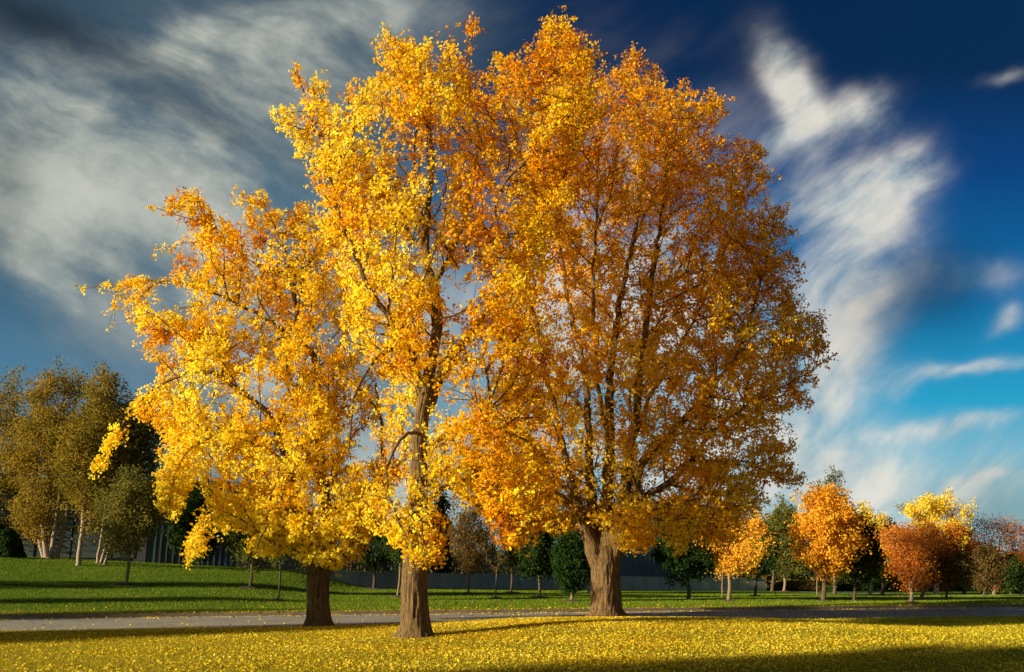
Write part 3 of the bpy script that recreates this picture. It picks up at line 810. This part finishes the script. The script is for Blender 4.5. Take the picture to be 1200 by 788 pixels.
back('bare_tree', 'pale leafless tree behind the brownish round tree', 572, 74, 550, 622, 530, 655, PAL, 'pale', 1600, .13, .12, BARK_P, npts=420, nthr=-.6)
back('evergreen_tree', 'tall dark green tree rising behind the pair of oval trees', 628, 68, 604, 662, 548, 668, GRN, 'green', 12000, .18)
back('bare_tree', 'pale leafless tree between the dark oval trees and the gap in the wall trees', 600, 80, 576, 640, 560, 660, PAL, 'pale', 1500, .14, .12, BARK_P, npts=360, nthr=-.6)
back('bare_tree', 'pale bare tree with thin yellow leaves behind the small gold tree', 832, 86, 806, 862, 552, 665, PAL, 'pale', 1800, .16, .14, BARK_P, npts=380, nthr=-.6)
back('dense_tree', 'green shade tree hiding the left end of the blue hall', 742, 72, 722, 758, 640, 672, GRN, 'green', 3000, .15) if False else None

RT = 'trees at the far right of the park'
def right(nm, lab, bx, by, x0, x1, y0, y1, st, mn, nl, sz, tr=.14, bark=None, **kw):
    b = ground_hit(bx, by)
    small_tree(nm, lab, 'tree', b, b.y, x0, x1, y0, y1, st, mn, int(nl*1.5), sz*.8, kw.pop('npts', 280), bark, tr, RT, kw.pop('shape', 'egg'), **kw)
right('poplar_tree', 'tall feathery green tree showing above the golden tree', 978, 697, 950, 1002, 548, 680, OLV, 'olive', 9000, .16, nthr=-.2)
right('ginkgo_tree', 'lemon yellow tree peeking over the dark olive tree', 1020, 698, 996, 1046, 588, 672, YEF, 'lemon', 6000, .18, bark=BARK_P, nthr=-.15)
right('ginkgo_tree', 'lemon yellow tree with spreading feathery top above the orange trees', 1097, 698, 1056, 1142, 580, 668, YEF, 'lemon', 9000, .16, .2, bark=BARK_P, nthr=-.08, shape='vase')
right('shade_tree', 'dark green tree filling the gap left of the round orange tree', 1034, 697, 1012, 1066, 610, 684, GRN, 'green', 9000, .17)
right('shade_tree', 'yellowish green tree between the gold trees and the dark limb tree', 905, 693, 888, 940, 588, 665, OGD, 'olive_gold', 7000, .17)
right('maple_tree', 'reddest maple, just right of the orange trees', 1130, 697, 1106, 1156, 618, 686, RED, 'red', 8000, .17, tint_c=.65)
right('maple_tree', 'russet maple low behind the reddest one', 1152, 696, 1130, 1180, 634, 690, RED, 'red', 7000, .17, tint_c=.3)
right('bare_tree', 'tall thin twigged reddish tree near the right edge', 1165, 697, 1140, 1192, 604, 688, ORR, 'orange', 2600, .12, .12, npts=520, nthr=-.7, shape='vase', bark=BARK_T, tint_c=.35)
right('bare_tree', 'thin twigged russet tree cut by the right edge of the photo', 1196, 697, 1178, 1222, 612, 688, ORR, 'orange', 3000, .12, .12, npts=480, nthr=-.7, shape='vase', bark=BARK_D, tint_c=.3)
right('shade_tree', 'dark olive bush like tree low at the right edge', 1186, 697, 1164, 1206, 650, 692, GRN, 'green', 5000, .16)

# ---- hedges / shrubs
def shrub(nm, lab, x0, x1, y0, y1, Y, st, mn, nl, sz, group=None):
    c = at((x0+x1)/2, y1, Y); c.z = Hs(c.x, c.y)
    W = (at(x1, y1, Y).x-at(x0, y1, Y).x)/2; Ht = at(x0, y0, Y).z-c.z
    root = empty(nm, c, lab, 'hedge' if 'hedge' in nm else 'shrub', group)
    n = nl; a = RNG.uniform(-1, 1, n); h = RNG.uniform(0, 1, n); d = RNG.uniform(-1, 1, n)
    wob = np.array([.78+.3*mnoise.noise(Vector((x*W*.6+x0, 1.3, 0)))+.12*mnoise.noise(Vector((x*W*2.5+x0, 4, 0))) for x in a])
    edge = (1-np.abs(a)**6)
    P = np.stack([a*W, d*min(W, 1.1)*np.sqrt(np.clip(1-(h*.9)**2, 0, 1)), h*Ht*wob*edge], 1)
    tint = np.clip(.5+RNG.normal(size=n)*.25, 0, 1)
    sk = Skel()
    sk.add(Vector((0, 0, -.1)), -1, .06)
    k = max(3, int(W*1.5))
    for i in range(k):
        x = -W*.9+1.8*W*i/(k-1); s0 = sk.add(Vector((x, 0, 0)), 0, .03)
        sk.add(Vector((x+.1, random.uniform(-.3, .3), Ht*.6)), s0, .015)
    for i in range(k):
        V = []; Q = []
        x = -W*.9+1.8*W*i/(k-1); b = 0
        for zz, r in ((-.1, .04), (Ht*.6, .02)):
            for q in range(5): V.append((x+r*math.cos(q*1.2566)+zz*.1, r*math.sin(q*1.2566), zz))
        for q in range(5): Q.append((b+q, b+(q+1) % 5, b+5+(q+1) % 5, b+5+q))
        mesh_np('stem', V, Q, 4, BARK_D, root)
    leaf_cloud(P, RNG.uniform(.7, 1.3, n)*sz, tint, 'foliage', leaf_mat(mn, st, .25), root)
HG = 'dark hedge sections along the far edge of the lawn'
shrub('hedge', 'long dark clipped hedge behind the golden and orange trees', 975, 1120, 658, 694, 84, GRN, 'green', 26000, .2, HG)
shrub('hedge', 'dark hedge running off the right edge behind the russet trees', 1118, 1260, 662, 696, 82, GRN, 'green', 24000, .2, HG)
shrub('shrub', 'low tawny shrub past the end of the concrete wall', 902, 962, 678, 694, 80, BRN, 'brown', 9000, .15)
shrub('shrub', 'dark drooping shrub at the left edge under the birches', -40, 20, 606, 657, 55, GRN, 'green', 9000, .16)

# ------------------------------------------------------------------ wall, fence, buildings
def prism(name, pts2, z0, z1, mat, parent, origin):
    """pts2: outline in plan (list of x,y); z0,z1 callables or floats"""
    n = len(pts2); V = []
    for k, zz in enumerate((z0, z1)):
        for (x, y) in pts2: V.append((x-origin.x, y-origin.y, (zz(x) if callable(zz) else zz)-origin.z))
    F_ = [tuple(range(n-1, -1, -1)), tuple(range(n, 2*n))] + [(i, (i+1) % n, n+(i+1) % n, n+i) for i in range(n)]
    me = bpy.data.meshes.new(name); me.from_pydata(V, [], F_); me.materials.append(mat)
    o = bpy.data.objects.new(name, me); COL.objects.link(o); o.parent = parent; return o
wr = Vector((WY0.x, 60, wall_zb(WY0.x)))
root = empty('retaining_wall', wr, 'long low grey concrete retaining wall at the back of the lawn', 'wall')
xs = np.linspace(WY0.x, WY1.x, 13)
for i in range(12):
    a, b = xs[i]+.012, xs[i+1]-.012
    prism('wall_panel', [(a, wall_y(a)), (b, wall_y(b)), (b, wall_y(b)+.3), (a, wall_y(a)+.3)], lambda x: wall_zb(x)-.6, lambda x: wall_zt(x)-.09, M_WALL, root, wr)
a, b = WY0.x-.04, WY1.x+.04
prism('coping', [(a, wall_y(a)-.05), (b, wall_y(b)-.05), (b, wall_y(b)+.36), (a, wall_y(a)+.36)], lambda x: wall_zt(x)-.085, lambda x: wall_zt(x), M_WALL, root, wr)
prism('wall_core', [(WY0.x+.05, wall_y(WY0.x)+.04), (WY1.x-.05, wall_y(WY1.x)+.04), (WY1.x-.05, wall_y(WY1.x)+.26), (WY0.x+.05, wall_y(WY0.x)+.26)], lambda x: wall_zb(x)-.6, lambda x: wall_zt(x)-.1, M_DARK, root, wr)

def picket_fence(lab, px0, px1, Y0, Y1, ytop):
    A_ = at(px0, 675, Y0); B_ = at(px1, 675, Y1)
    zt0 = at(px0, ytop, Y0).z
    o = Vector((A_.x, A_.y, Hs(A_.x, A_.y)))
    root = empty('picket_fence', o, lab, 'fence', 'slatted fence runs above the wall')
    L_ = (B_-A_); n = int(L_.length/.28); V = []; F_ = []
    for i in range(n+1):
        t = i/n; c = A_+L_*t; z0 = Hs(c.x, c.y)+.08; z1 = zt0+random.uniform(-.03, .03)
        w, d = .085, .02
        b = len(V)
        for z in (z0, z1):
            for (dx, dy) in ((-w, -d), (w, -d), (w, d), (-w, d)): V.append((c.x+dx-o.x, c.y+dy-o.y, z-o.z))
        F_ += [(b, b+1, b+5, b+4), (b+1, b+2, b+6, b+5), (b+2, b+3, b+7, b+6), (b+3, b, b+4, b+7), (b+4, b+5, b+6, b+7)]
    me = bpy.data.meshes.new('slats'); me.from_pydata(V, [], F_); me.materials.append(M_PICKET)
    s = bpy.data.objects.new('slats', me); COL.objects.link(s); s.parent = root
    for f in (.2, .8):
        z = lambda x, f=f: Hs(A_.x, A_.y)+.1+(zt0-Hs(A_.x, A_.y))*f
        prism('rail', [(A_.x, A_.y+.03), (B_.x, B_.y+.03), (B_.x, B_.y+.09), (A_.x, A_.y+.09)], lambda x: z(x), lambda x: z(x)+.09, M_PICKET, root, o)
picket_fence('brown slatted fence above the wall between the left ginkgo and the dark oval trees', 306, 700, 62.4, 75, 648)

def ribbed(name, A_, B_, z0, z1, mat, parent, origin, pitch=.45, depth=.07):
    """standing seam cladding as real ribs"""
    d = (B_-A_); d.z = 0; L_ = d.length; u = d.normalized(); nrm = Vector((u.y, -u.x, 0))
    n = int(L_/pitch); prof = []
    for i in range(n):
        s = i*L_/n; e = (i+1)*L_/n
        prof += [(s, 0), (e-.07, 0), (e-.06, depth), (e-.01, depth)]
    prof.append((L_, 0))
    V = []
    for z in (z0, z1):
        for s, o in prof:
            p = A_+u*s+nrm*o; V.append((p.x-origin.x, p.y-origin.y, z-origin.z))
    m = len(prof); F_ = [(i, i+1, m+i+1, m+i) for i in range(m-1)]
    # back and top
    bp = [A_-nrm*.25, B_-nrm*.25]
    b = len(V)
    for z in (z0, z1):
        for p in bp: V.append((p.x-origin.x, p.y-origin.y, z-origin.z))
    F_ += [(b+1, b, b+2, b+3), (0, m, b+2, b), (m-1, b+1, b+3, 2*m-1), tuple(list(range(m, 2*m))+[b+3, b+2])]
    me = bpy.data.meshes.new(name); me.from_pydata(V, [], F_); me.materials.append(mat)
    o = bpy.data.objects.new(name, me); COL.objects.link(o); o.parent = parent; return o
def hall(lab, pxa, pxb, Ya, Yb, ytop, depth, kind):
    A_ = at(pxa, 660, Ya); B_ = at(pxb, 660, Yb); A_.z = B_.z = 0
    zt = at((pxa+pxb)/2, ytop, (Ya+Yb)/2).z
    z0 = min(Hs(A_.x, A_.y), Hs(B_.x, B_.y))-.2
    o = Vector((A_.x, A_.y, z0)); root = empty('building', o, lab, 'building', 'park halls behind the lawn')
    u = (B_-A_).normalized(); nb = Vector((-u.y, u.x, 0))
    C_, D_ = B_+nb*depth, A_+nb*depth
    ribbed('front_wall', A_, B_, z0, zt, M_BLUE, root, o)
    ribbed('side_wall', B_, C_, z0, zt, M_BLUE, root, o)
    ribbed('side_wall', D_, A_, z0, zt, M_BLUE, root, o)
    ribbed('back_wall', C_, D_, z0, zt, M_BLUE, root, o)
    e = .12
    q = [A_-u*e-nb*e, B_+u*e-nb*e, C_+u*e+nb*e, D_-u*e+nb*e]
    prism('roof', [(p.x, p.y) for p in q], zt+.003, zt+.32, M_CAP if kind else M_BLUE, root, o)
    return root, A_, B_, u, nb, z0, zt, o
r1, A_, B_, u, nb, z0, zt, o1 = hall('long dark blue clad hall behind the birches with pale roof edge', -140, 334, 60, 66, 566, 16, 1)
# green grey wall panels and dark recesses along its front
for (pa, pb) in ((-40, 28), (32, 70), (72, 118), (120, 146)):
    pA = A_.lerp(B_, (pa+140)/474); pB = A_.lerp(B_, (pb+140)/474)
    q = [pA-nb*.02, pB-nb*.02, pB-nb*.17, pA-nb*.17]
    prism('wall_panel', [(p.x, p.y) for p in reversed(q)], z0+1.1, z0+4.6, M_GREENP, r1, o1)
for (pa, pb) in ((146, 160),):
    pA = A_.lerp(B_, (pa+140)/474); pB = A_.lerp(B_, (pb+140)/474)
    q = [pA-nb*.02, pB-nb*.02, pB-nb*.12, pA-nb*.12]
    prism('door', [(p.x, p.y) for p in reversed(q)], z0+.2, z0+3.6, M_DARK, r1, o1)
pA = A_.lerp(B_, (176+140)/474); 
for k in range(4):
    pB = pA+u*(k*.5)
    q = [pB-nb*.1, pB+u*.09-nb*.1, pB+u*.09-nb*.2, pB-nb*.2]
    prism('fin', [(p.x, p.y) for p in reversed(q)], z0+.15, z0+3.0, M_GREENP, r1, o1)
r2, A_, B_, u, nb, z0, zt, o2 = hall('dark blue clad hall with vertical seams behind the wall right of the thickest trunk', 700, 868, 79, 82, 597, 14, 0)

# far off wood that closes the horizon
n = 90000
wx = RNG.uniform(-140, 230, n); wy = 125+RNG.uniform(-5, 9, n)
hgt = np.array([5.2+2.6*mnoise.noise(Vector((x*.11, 2, 0)))+1.6*mnoise.noise(Vector((x*.5, 5, 0))) for x in wx])
wz = RNG.uniform(0, 1, n)*hgt
o = leaf_cloud(np.stack([wx, wy, wz], 1), RNG.uniform(.4, .8, n), np.clip(np.array([.5+.6*mnoise.noise(Vector((x*.15, 9, 0))) for x in wx])+RNG.normal(size=n)*.15, 0, 1), 'distant_woods', leaf_mat('woods', [(0, (.03, .05, .015)), (.4, (.07, .08, .02)), (.7, (.18, .12, .03)), (1, (.36, .18, .04))], .3))
tag(o, 'far belt of dark autumn woodland behind the park', 'woodland', None, 'stuff')

# path on the far right lawn
pv = []
pa, pb = ground_hit(985, 698), ground_hit(1200, 696)
def sheet(name, poly, mat, lift):
    n = 40; V = []; Q = []
    (a0, a1), (b0, b1_) = poly
    for i in range(n+1):
        t = i/n
        for k in range(5):
            s = k/4
            p = a0.lerp(a1, t).lerp(b0.lerp(b1_, t), s)
            V.append((p.x, p.y, Hs(p.x, p.y)+lift))
    for i in range(n):
        for k in range(4):
            b = i*5+k; Q.append((b, b+5, b+6, b+1))
    return mesh_np(name, V, Q, 4, mat)
x0p, x1p = at(940, 690, 72), at(1300, 690, 58)
tag(sheet('path', ((x0p, x1p), (x0p+Vector((.3, 1.8, 0)), x1p+Vector((.3, 1.8, 0)))), M_CAP, .03), kind='structure')

# ------------------------------------------------------------------ off frame trees whose shade falls into the view
def off_tree(lab, x, y, zb, zt, W, nl, seed):
    b = Vector((x, y, Hs(x, y))); root = empty('shade_tree', b, lab, 'tree', 'trees left of the view')
    sk = Skel(); add_guide(sk, [(b-Vector((0,0,.1)), .35), (b+Vector((0, 0, .3)), .25), (b+Vector((.1, 0, zb)), .2), (b+Vector((0, 0, zt*.75)), .08)], .4)
    rnd = random.Random(seed); A = []
    while len(A) < 500:
        a, bb, c = (rnd.uniform(-1, 1) for _ in range(3))
        if a*a+bb*bb+c*c > 1: continue
        A.append(Vector((x+a*W, y+bb*W, (zb+zt)/2+c*(zt-zb)/2)))
    grow(sk, A, b, tip=.008, rmax=.08, attach_from=zb)
    tubes(sk, 'trunk', BARK_D, root, b)
    P, C, ci = leaf_points(sk, .06, .2, 4, .2, .15)
    reps = max(1, nl//len(P)); P = np.concatenate([P+RNG.normal(size=P.shape)*.18 for _ in range(reps)])
    leaf_cloud(P-np.array(b), .2, RNG.uniform(0, 1, len(P)), 'crown', leaf_mat('olive', OLV), root)
OFF = [
  ('green tree out of view at the left beside the road', -33, 13.6, 1.0, 11.2, 2.6, 18000, 1),
  ('green tree out of view at the left nearest the photographer', -31, -3.2, 3.0, 13.5, 3.5, 18000, 2),
  ('narrow green tree out of view at the left beyond the road', -48, 18.5, 1.0, 11.0, 1.5, 9000, 3),
  ('thin green tree out of view at the left, middle of its row', -48, 25.5, 1.0, 11.5, 1.2, 8000, 4),
  ('green tree out of view at the left, last of its row', -48, 33.5, 1.0, 12.0, 1.9, 10000, 5),
]
for a in OFF: off_tree(*a)

# ------------------------------------------------------------------ grass and fallen leaves
def scatter(n, x0, x1, y0, y1, dens):
    X = RNG.uniform(x0, x1, n*3); Y = RNG.uniform(y0, y1, n*3)
    keep = (RNG.uniform(0, 1, n*3) < dens(X, Y)) & (np.abs(X) < Y*.72+2)
    X, Y = X[keep][:n], Y[keep][:n]
    return X, Y
def blades(name, label, n, x0, x1, y0, y1, dens, h, w, mat, col_c):
    X, Y = scatter(n, x0, x1, y0, y1, dens); m = len(X); Z = H(X, Y)
    an = RNG.uniform(0, 2*PI, m); hh = RNG.uniform(.5, 1.2, m)*h; ww = RNG.uniform(.6, 1.2, m)*w
    lx, ly = RNG.normal(size=m)*hh*.45, RNG.normal(size=m)*hh*.45
    c, s = np.cos(an)*ww, np.sin(an)*ww
    v0 = np.stack([X-c, Y-s, Z-.01], 1); v1 = np.stack([X+c, Y+s, Z-.01], 1); v2 = np.stack([X+lx, Y+ly, Z+hh], 1)
    V = np.stack([v0, v1, v2], 1).reshape(-1, 3)
    tint = np.repeat(np.clip(col_c+RNG.normal(size=m)*.25, 0, 1), 3)
    o = mesh_np(name, V, np.arange(m*3), 3, mat, None, tint)
    tag(o, label, 'grass', None, 'stuff')
GNEAR = [(0, (.16, .19, .012)), (.5, (.44, .38, .02)), (1, (.70, .54, .04))]
GFAR = [(0, (.05, .11, .010)), (.5, (.16, .24, .016)), (1, (.38, .38, .03))]
near_side = lambda X, Y: (X*rn.x+Y*rn.y < c_n-.05).astype(float)
far_side = lambda X, Y: (X*rn.x+Y*rn.y > c_f+.05).astype(float)
blades('lawn_grass', 'short yellow green grass of the near lawn', 330000, -22, 26, 12.3, 34, near_side, .055, .006, leaf_mat('grass_near', GNEAR, .35), .5)
blades('lawn_grass', 'deep green mown grass of the lawn beyond the road', 260000, -46, 56, 26, 66, far_side, .075, .014, leaf_mat('grass_far', GFAR, .35), .5)
def fall_d(X, Y):
    g = np.exp(-((X-2.0)/8.5)**2)
    nz = .62+.22*np.sin(X*1.3+Y*.7)*np.sin(X*.4-Y*1.1)+.2*np.sin(X*.31+Y*1.9+np.sin(X*.5)*1.5)
    return np.clip(near_side(X, Y)*(.12+.88*g)*nz*(.35+.65*ss((Y-12.5)/4)), 0, 1)
X, Y = scatter(210000, -22, 26, 12.3, 34, fall_d)
P = np.stack([X, Y, H(X, Y)+RNG.uniform(.008, .055, len(X))], 1)
tint = np.clip(.6+RNG.normal(size=len(P))*.2+.25*np.sin(X*.9+Y)*np.sin(Y*1.7-X*.3), 0, 1)
o = leaf_cloud(P, RNG.uniform(.7, 1.25, len(P))*.038, tint, 'fallen_leaves', leaf_mat('fallen', [(0, (.20, .10, .03)), (.12, (.55, .30, .02)), (.3, (.80, .50, .02)), (.7, (.90, .66, .035)), (1, (.95, .76, .10))], .25), flatness=.55)
tag(o, 'yellow fallen ginkgo leaves strewn over the near lawn', 'fallen leaves', None, 'stuff')
def fall_f(X, Y):
    d = X*rn.x+Y*rn.y
    k = np.exp(-np.abs(d-c_f+.25)/.5) + .35*np.exp(-np.clip(d-c_f, 0, 99)/2.0)*(d > c_f) + .10*np.exp(-np.clip(d-c_n, 0, 99)/1.6)*(d > c_n) + .006 + .05*(d < c_f)*(X > -4)
    return np.clip(k*(d > c_n), 0, 1)
X, Y = scatter(34000, -26, 40, 22, 50, fall_f)
d = X*rn.x+Y*rn.y
Z = np.where(d < c_f-.18, .004, np.where(d < c_f+.04, .15, H(X, Y)))
P = np.stack([X, Y, Z+RNG.uniform(.006, .03, len(X))], 1)
o = leaf_cloud(P, RNG.uniform(.7, 1.25, len(P))*.075, np.clip(.35+RNG.normal(size=len(P))*.3, 0, 1), 'fallen_leaves', LEAF['fallen'], flatness=.6)
tag(o, 'dry leaves drifted along the kerb and scattered over the road', 'fallen leaves', None, 'stuff')

# ------------------------------------------------------------------ sky, sun, camera
SUN_EL = math.radians(14); sdir = Vector((-1, -.48, 0)).normalized()
world = bpy.data.worlds.new('World'); scn.world = world; world.use_nodes = True
nt = world.node_tree; nt.nodes.clear()
wo = nt.nodes.new('ShaderNodeOutputWorld'); bg = nt.nodes.new('ShaderNodeBackground')
bg.inputs['Strength'].default_value = .1
sky = nt.nodes.new('ShaderNodeTexSky'); sky.sky_type = 'NISHITA'; sky.sun_disc = False
sky.sun_elevation = SUN_EL; sky.sun_rotation = math.atan2(sdir.x, sdir.y)
tc = nt.nodes.new('ShaderNodeTexCoord').outputs['Generated']
sep = nt.nodes.new('ShaderNodeSeparateXYZ'); nt.links.new(tc, sep.inputs[0])
ya = mathn(nt, 'MAXIMUM', mathn(nt, 'ABSOLUTE', sep.outputs['Y']), .12)
U = mathn(nt, 'DIVIDE', sep.outputs['X'], ya); Vv = mathn(nt, 'DIVIDE', sep.outputs['Z'], ya)
cmb = nt.nodes.new('ShaderNodeCombineXYZ'); nt.links.new(U, cmb.inputs[0]); nt.links.new(Vv, cmb.inputs[1])
uv = cmb.outputs[0]
def uvof(px, py):
    d = ray(px, py); return d.x/d.y, d.z/d.y
# domain warp
def vadd(a, b, s):
    n = nt.nodes.new('ShaderNodeVectorMath'); n.operation = 'MULTIPLY_ADD'
    nt.links.new(b, n.inputs[0]); n.inputs[1].default_value = (s, s, 0); nt.links.new(a, n.inputs[2]); return n.outputs[0]
w1 = noise_node(nt, uv, 2.6, 3, .5); w2 = noise_node(nt, uv, 9, 3, .55)
c1 = nt.nodes.new('ShaderNodeVectorMath'); c1.operation = 'SUBTRACT'; nt.links.new(w1.outputs['Color'], c1.inputs[0]); c1.inputs[1].default_value = (.5, .5, .5)
c2 = nt.nodes.new('ShaderNodeVectorMath'); c2.operation = 'SUBTRACT'; nt.links.new(w2.outputs['Color'], c2.inputs[0]); c2.inputs[1].default_value = (.5, .5, .5)
uvw = vadd(vadd(uv, c1.outputs[0], .12), c2.outputs[0], .05)
def blobsum(blobs, vec):
    tot = None
    for (px, py, sx, sy, ang, amp) in blobs:
        cu, cv = uvof(px, py)
        m = nt.nodes.new('ShaderNodeMapping'); m.vector_type = 'TEXTURE'
        m.inputs['Location'].default_value = (cu, cv, 0); m.inputs['Rotation'].default_value = (0, 0, math.radians(ang))
        m.inputs['Scale'].default_value = (sx/900, sy/900, 1); nt.links.new(vec, m.inputs['Vector'])
        dp = nt.nodes.new('ShaderNodeVectorMath'); dp.operation = 'DOT_PRODUCT'
        nt.links.new(m.outputs[0], dp.inputs[0]); nt.links.new(m.outputs[0], dp.inputs[1])
        g = mathn(nt, 'EXPONENT', mathn(nt, 'MULTIPLY', dp.outputs['Value'], -1.0))
        tot = mathn(nt, 'MULTIPLY', g, amp) if tot is None else mathn(nt, 'MULTIPLY_ADD', g, amp, tot)
    return tot
# px, py, half width, half height, angle (ccw), amount
light = blobsum([
 (110,240,240,110,-28,1.35),(60,130,140,60,-40,.65),(290,90,190,80,-20,.95),(330,30,220,50,5,.6),(20,275,120,30,-28,.7),(230,200,120,80,-20,.5),
 (450,60,120,70,10,.35),(250,310,160,50,0,.45),
 (918,110,30,85,8,1.0),(905,165,60,22,35,.6),(1000,135,56,34,30,1.0),(1040,220,85,40,40,.95),(970,240,80,45,15,.75),(1000,330,110,60,60,.8),
 (960,420,70,60,50,1.0),(900,480,100,60,30,.7),(1180,75,40,12,20,.5),(1140,330,70,22,15,.45),
 (1135,435,75,10,9,1.0),(1170,375,30,12,40,.7),(1115,500,80,13,2,1.0),(1080,560,190,40,5,.65),(1170,560,60,8,6,.6),(950,540,90,40,10,.7),(1100,600,160,30,8,.55),
 (520,420,280,120,0,.9),(760,330,150,230,0,1.0),(500,590,400,60,0,.6)], uvw)
uvl = vadd(uv, c1.outputs[0], .16)
def stre(rot, sc):
    return noise_node(nt, mapping(nt, mapping(nt, uvl, rot=(0, 0, math.radians(rot))), (2.0, 5.2, 1)), sc, 9, .56, .0).outputs['Fac']
sl, sr = stre(30, 2.0), stre(-38, 2.6)
fx = nt.nodes.new('ShaderNodeMapRange'); fx.interpolation_type = 'SMOOTHSTEP'; nt.links.new(U, fx.inputs['Value'])
fx.inputs['From Min'].default_value = -.25; fx.inputs['From Max'].default_value = .12
sm = nt.nodes.new('ShaderNodeMix'); sm.data_type = 'FLOAT'
nt.links.new(fx.outputs[0], sm.inputs[0]); nt.links.new(sl, sm.inputs[2]); nt.links.new(sr, sm.inputs[3])
class _S: pass
streak = _S(); streak.outputs = {'Fac': sm.outputs[0]}
puff = noise_node(nt, uvl, 3.6, 9, .58, .0)
tex = mathn(nt, 'MULTIPLY_ADD', streak.outputs['Fac'], .9, mathn(nt, 'MULTIPLY', puff.outputs['Fac'], .6))
tex = mathn(nt, 'MAXIMUM', mathn(nt, 'MULTIPLY_ADD', mathn(nt, 'SUBTRACT', tex, .75), 2.1, .74), .04)
dens = mathn(nt, 'MULTIPLY', mathn(nt, 'MINIMUM', light, 1.3), tex)
mr = nt.nodes.new('ShaderNodeMapRange'); mr.interpolation_type = 'SMOOTHSTEP'
nt.links.new(dens, mr.inputs['Value']); mr.inputs['From Min'].default_value = .0; mr.inputs['From Max'].default_value = 1.05
dens = mathn(nt, 'MULTIPLY', mr.outputs[0], .88)
dark = blobsum([(90,45,190,28,-22,.8),(0,230,50,90,0,.6),(215,140,120,22,-28,.6),(400,150,60,60,0,.5),(120,380,200,40,-20,.4),(1080,350,90,50,35,.9),(0,20,120,60,0,.8),(1190,620,80,60,0,.6)], uvw)
# clear sky colour: deep blue high, bright cyan low, greyer to the left
def S(c): return tuple(((x/255)/12.92 if x <= 10 else ((x/255+.055)/1.055)**2.4)*6.0 for x in c)
vmid = mathn(nt, 'MULTIPLY', Vv, 1.15, clamp=True)
rightc = ramp(nt, [(0, S((165,192,194))), (.13, S((130,178,190))), (.25, S((30,145,182))), (.42, S((0,95,150))), (.62, S((0,50,108))), (.80, S((0,22,60)))], vmid)
leftc = ramp(nt, [(0, S((120,150,165))), (.25, S((75,115,140))), (.45, S((58,98,122))), (.65, S((58,88,106))), (.85, S((52,74,90)))], vmid)
clear = mixc(nt, fx.outputs[0], leftc, rightc)
clear = mixc(nt, .06, clear, mixc(nt, 1.0, sky.outputs[0], (.25, .75, 1.0), 'MULTIPLY'))
cloudc_r = mixc(nt, fx.outputs[0], S((188,190,178)), S((218,212,200)))
cs = nt.nodes.new('ShaderNodeMapRange'); cs.interpolation_type = 'SMOOTHSTEP'; nt.links.new(mathn(nt, 'ADD', mathn(nt, 'MULTIPLY', streak.outputs['Fac'], .6), mathn(nt, 'MULTIPLY', noise_node(nt, uvw, 7, 6, .6).outputs['Fac'], .4)), cs.inputs['Value'])
cs.inputs['From Min'].default_value = .34; cs.inputs['From Max'].default_value = .64
ccol = mixc(nt, cs.outputs[0], mixc(nt, fx.outputs[0], S((98,112,116)), S((125,155,168))), cloudc_r)
c = mixc(nt, dens, clear, ccol)
c = mixc(nt, mathn(nt, 'MULTIPLY', dark, .6, clamp=True), c, S((22,36,50)))
nt.links.new(c, bg.inputs['Color']); nt.links.new(bg.outputs[0], wo.inputs[0])

sun = bpy.data.lights.new('sun', 'SUN'); sun.energy = 5.0; sun.angle = math.radians(1.0); sun.color = (1, .88, .64)
so = bpy.data.objects.new('sun', sun); COL.objects.link(so)
sv = Vector((sdir.x*math.cos(SUN_EL), sdir.y*math.cos(SUN_EL), math.sin(SUN_EL)))
so.rotation_euler = sv.to_track_quat('Z', 'Y').to_euler(); so.location = (-30, -12, 30)

cam = bpy.data.cameras.new('camera'); co = bpy.data.objects.new('camera', cam); COL.objects.link(co)
cam.sensor_width = 36; cam.lens = F/1200*36; cam.shift_y = (PY0-394)/1200
co.location = (0, 0, EYE); co.rotation_euler = (math.radians(90)+PITCH, 0, 0)
cam.clip_end = 4000; scn.camera = co
vs = scn.view_settings; vs.view_transform = 'Standard'; vs.look = 'None'; vs.gamma = 1; vs.use_curve_mapping = False; vs.exposure = 1.0
scn.render.engine = 'CYCLES'
scn.cycles.max_bounces = 7; scn.cycles.diffuse_bounces = 6; scn.cycles.transmission_bounces = 6; scn.cycles.transparent_max_bounces = 4
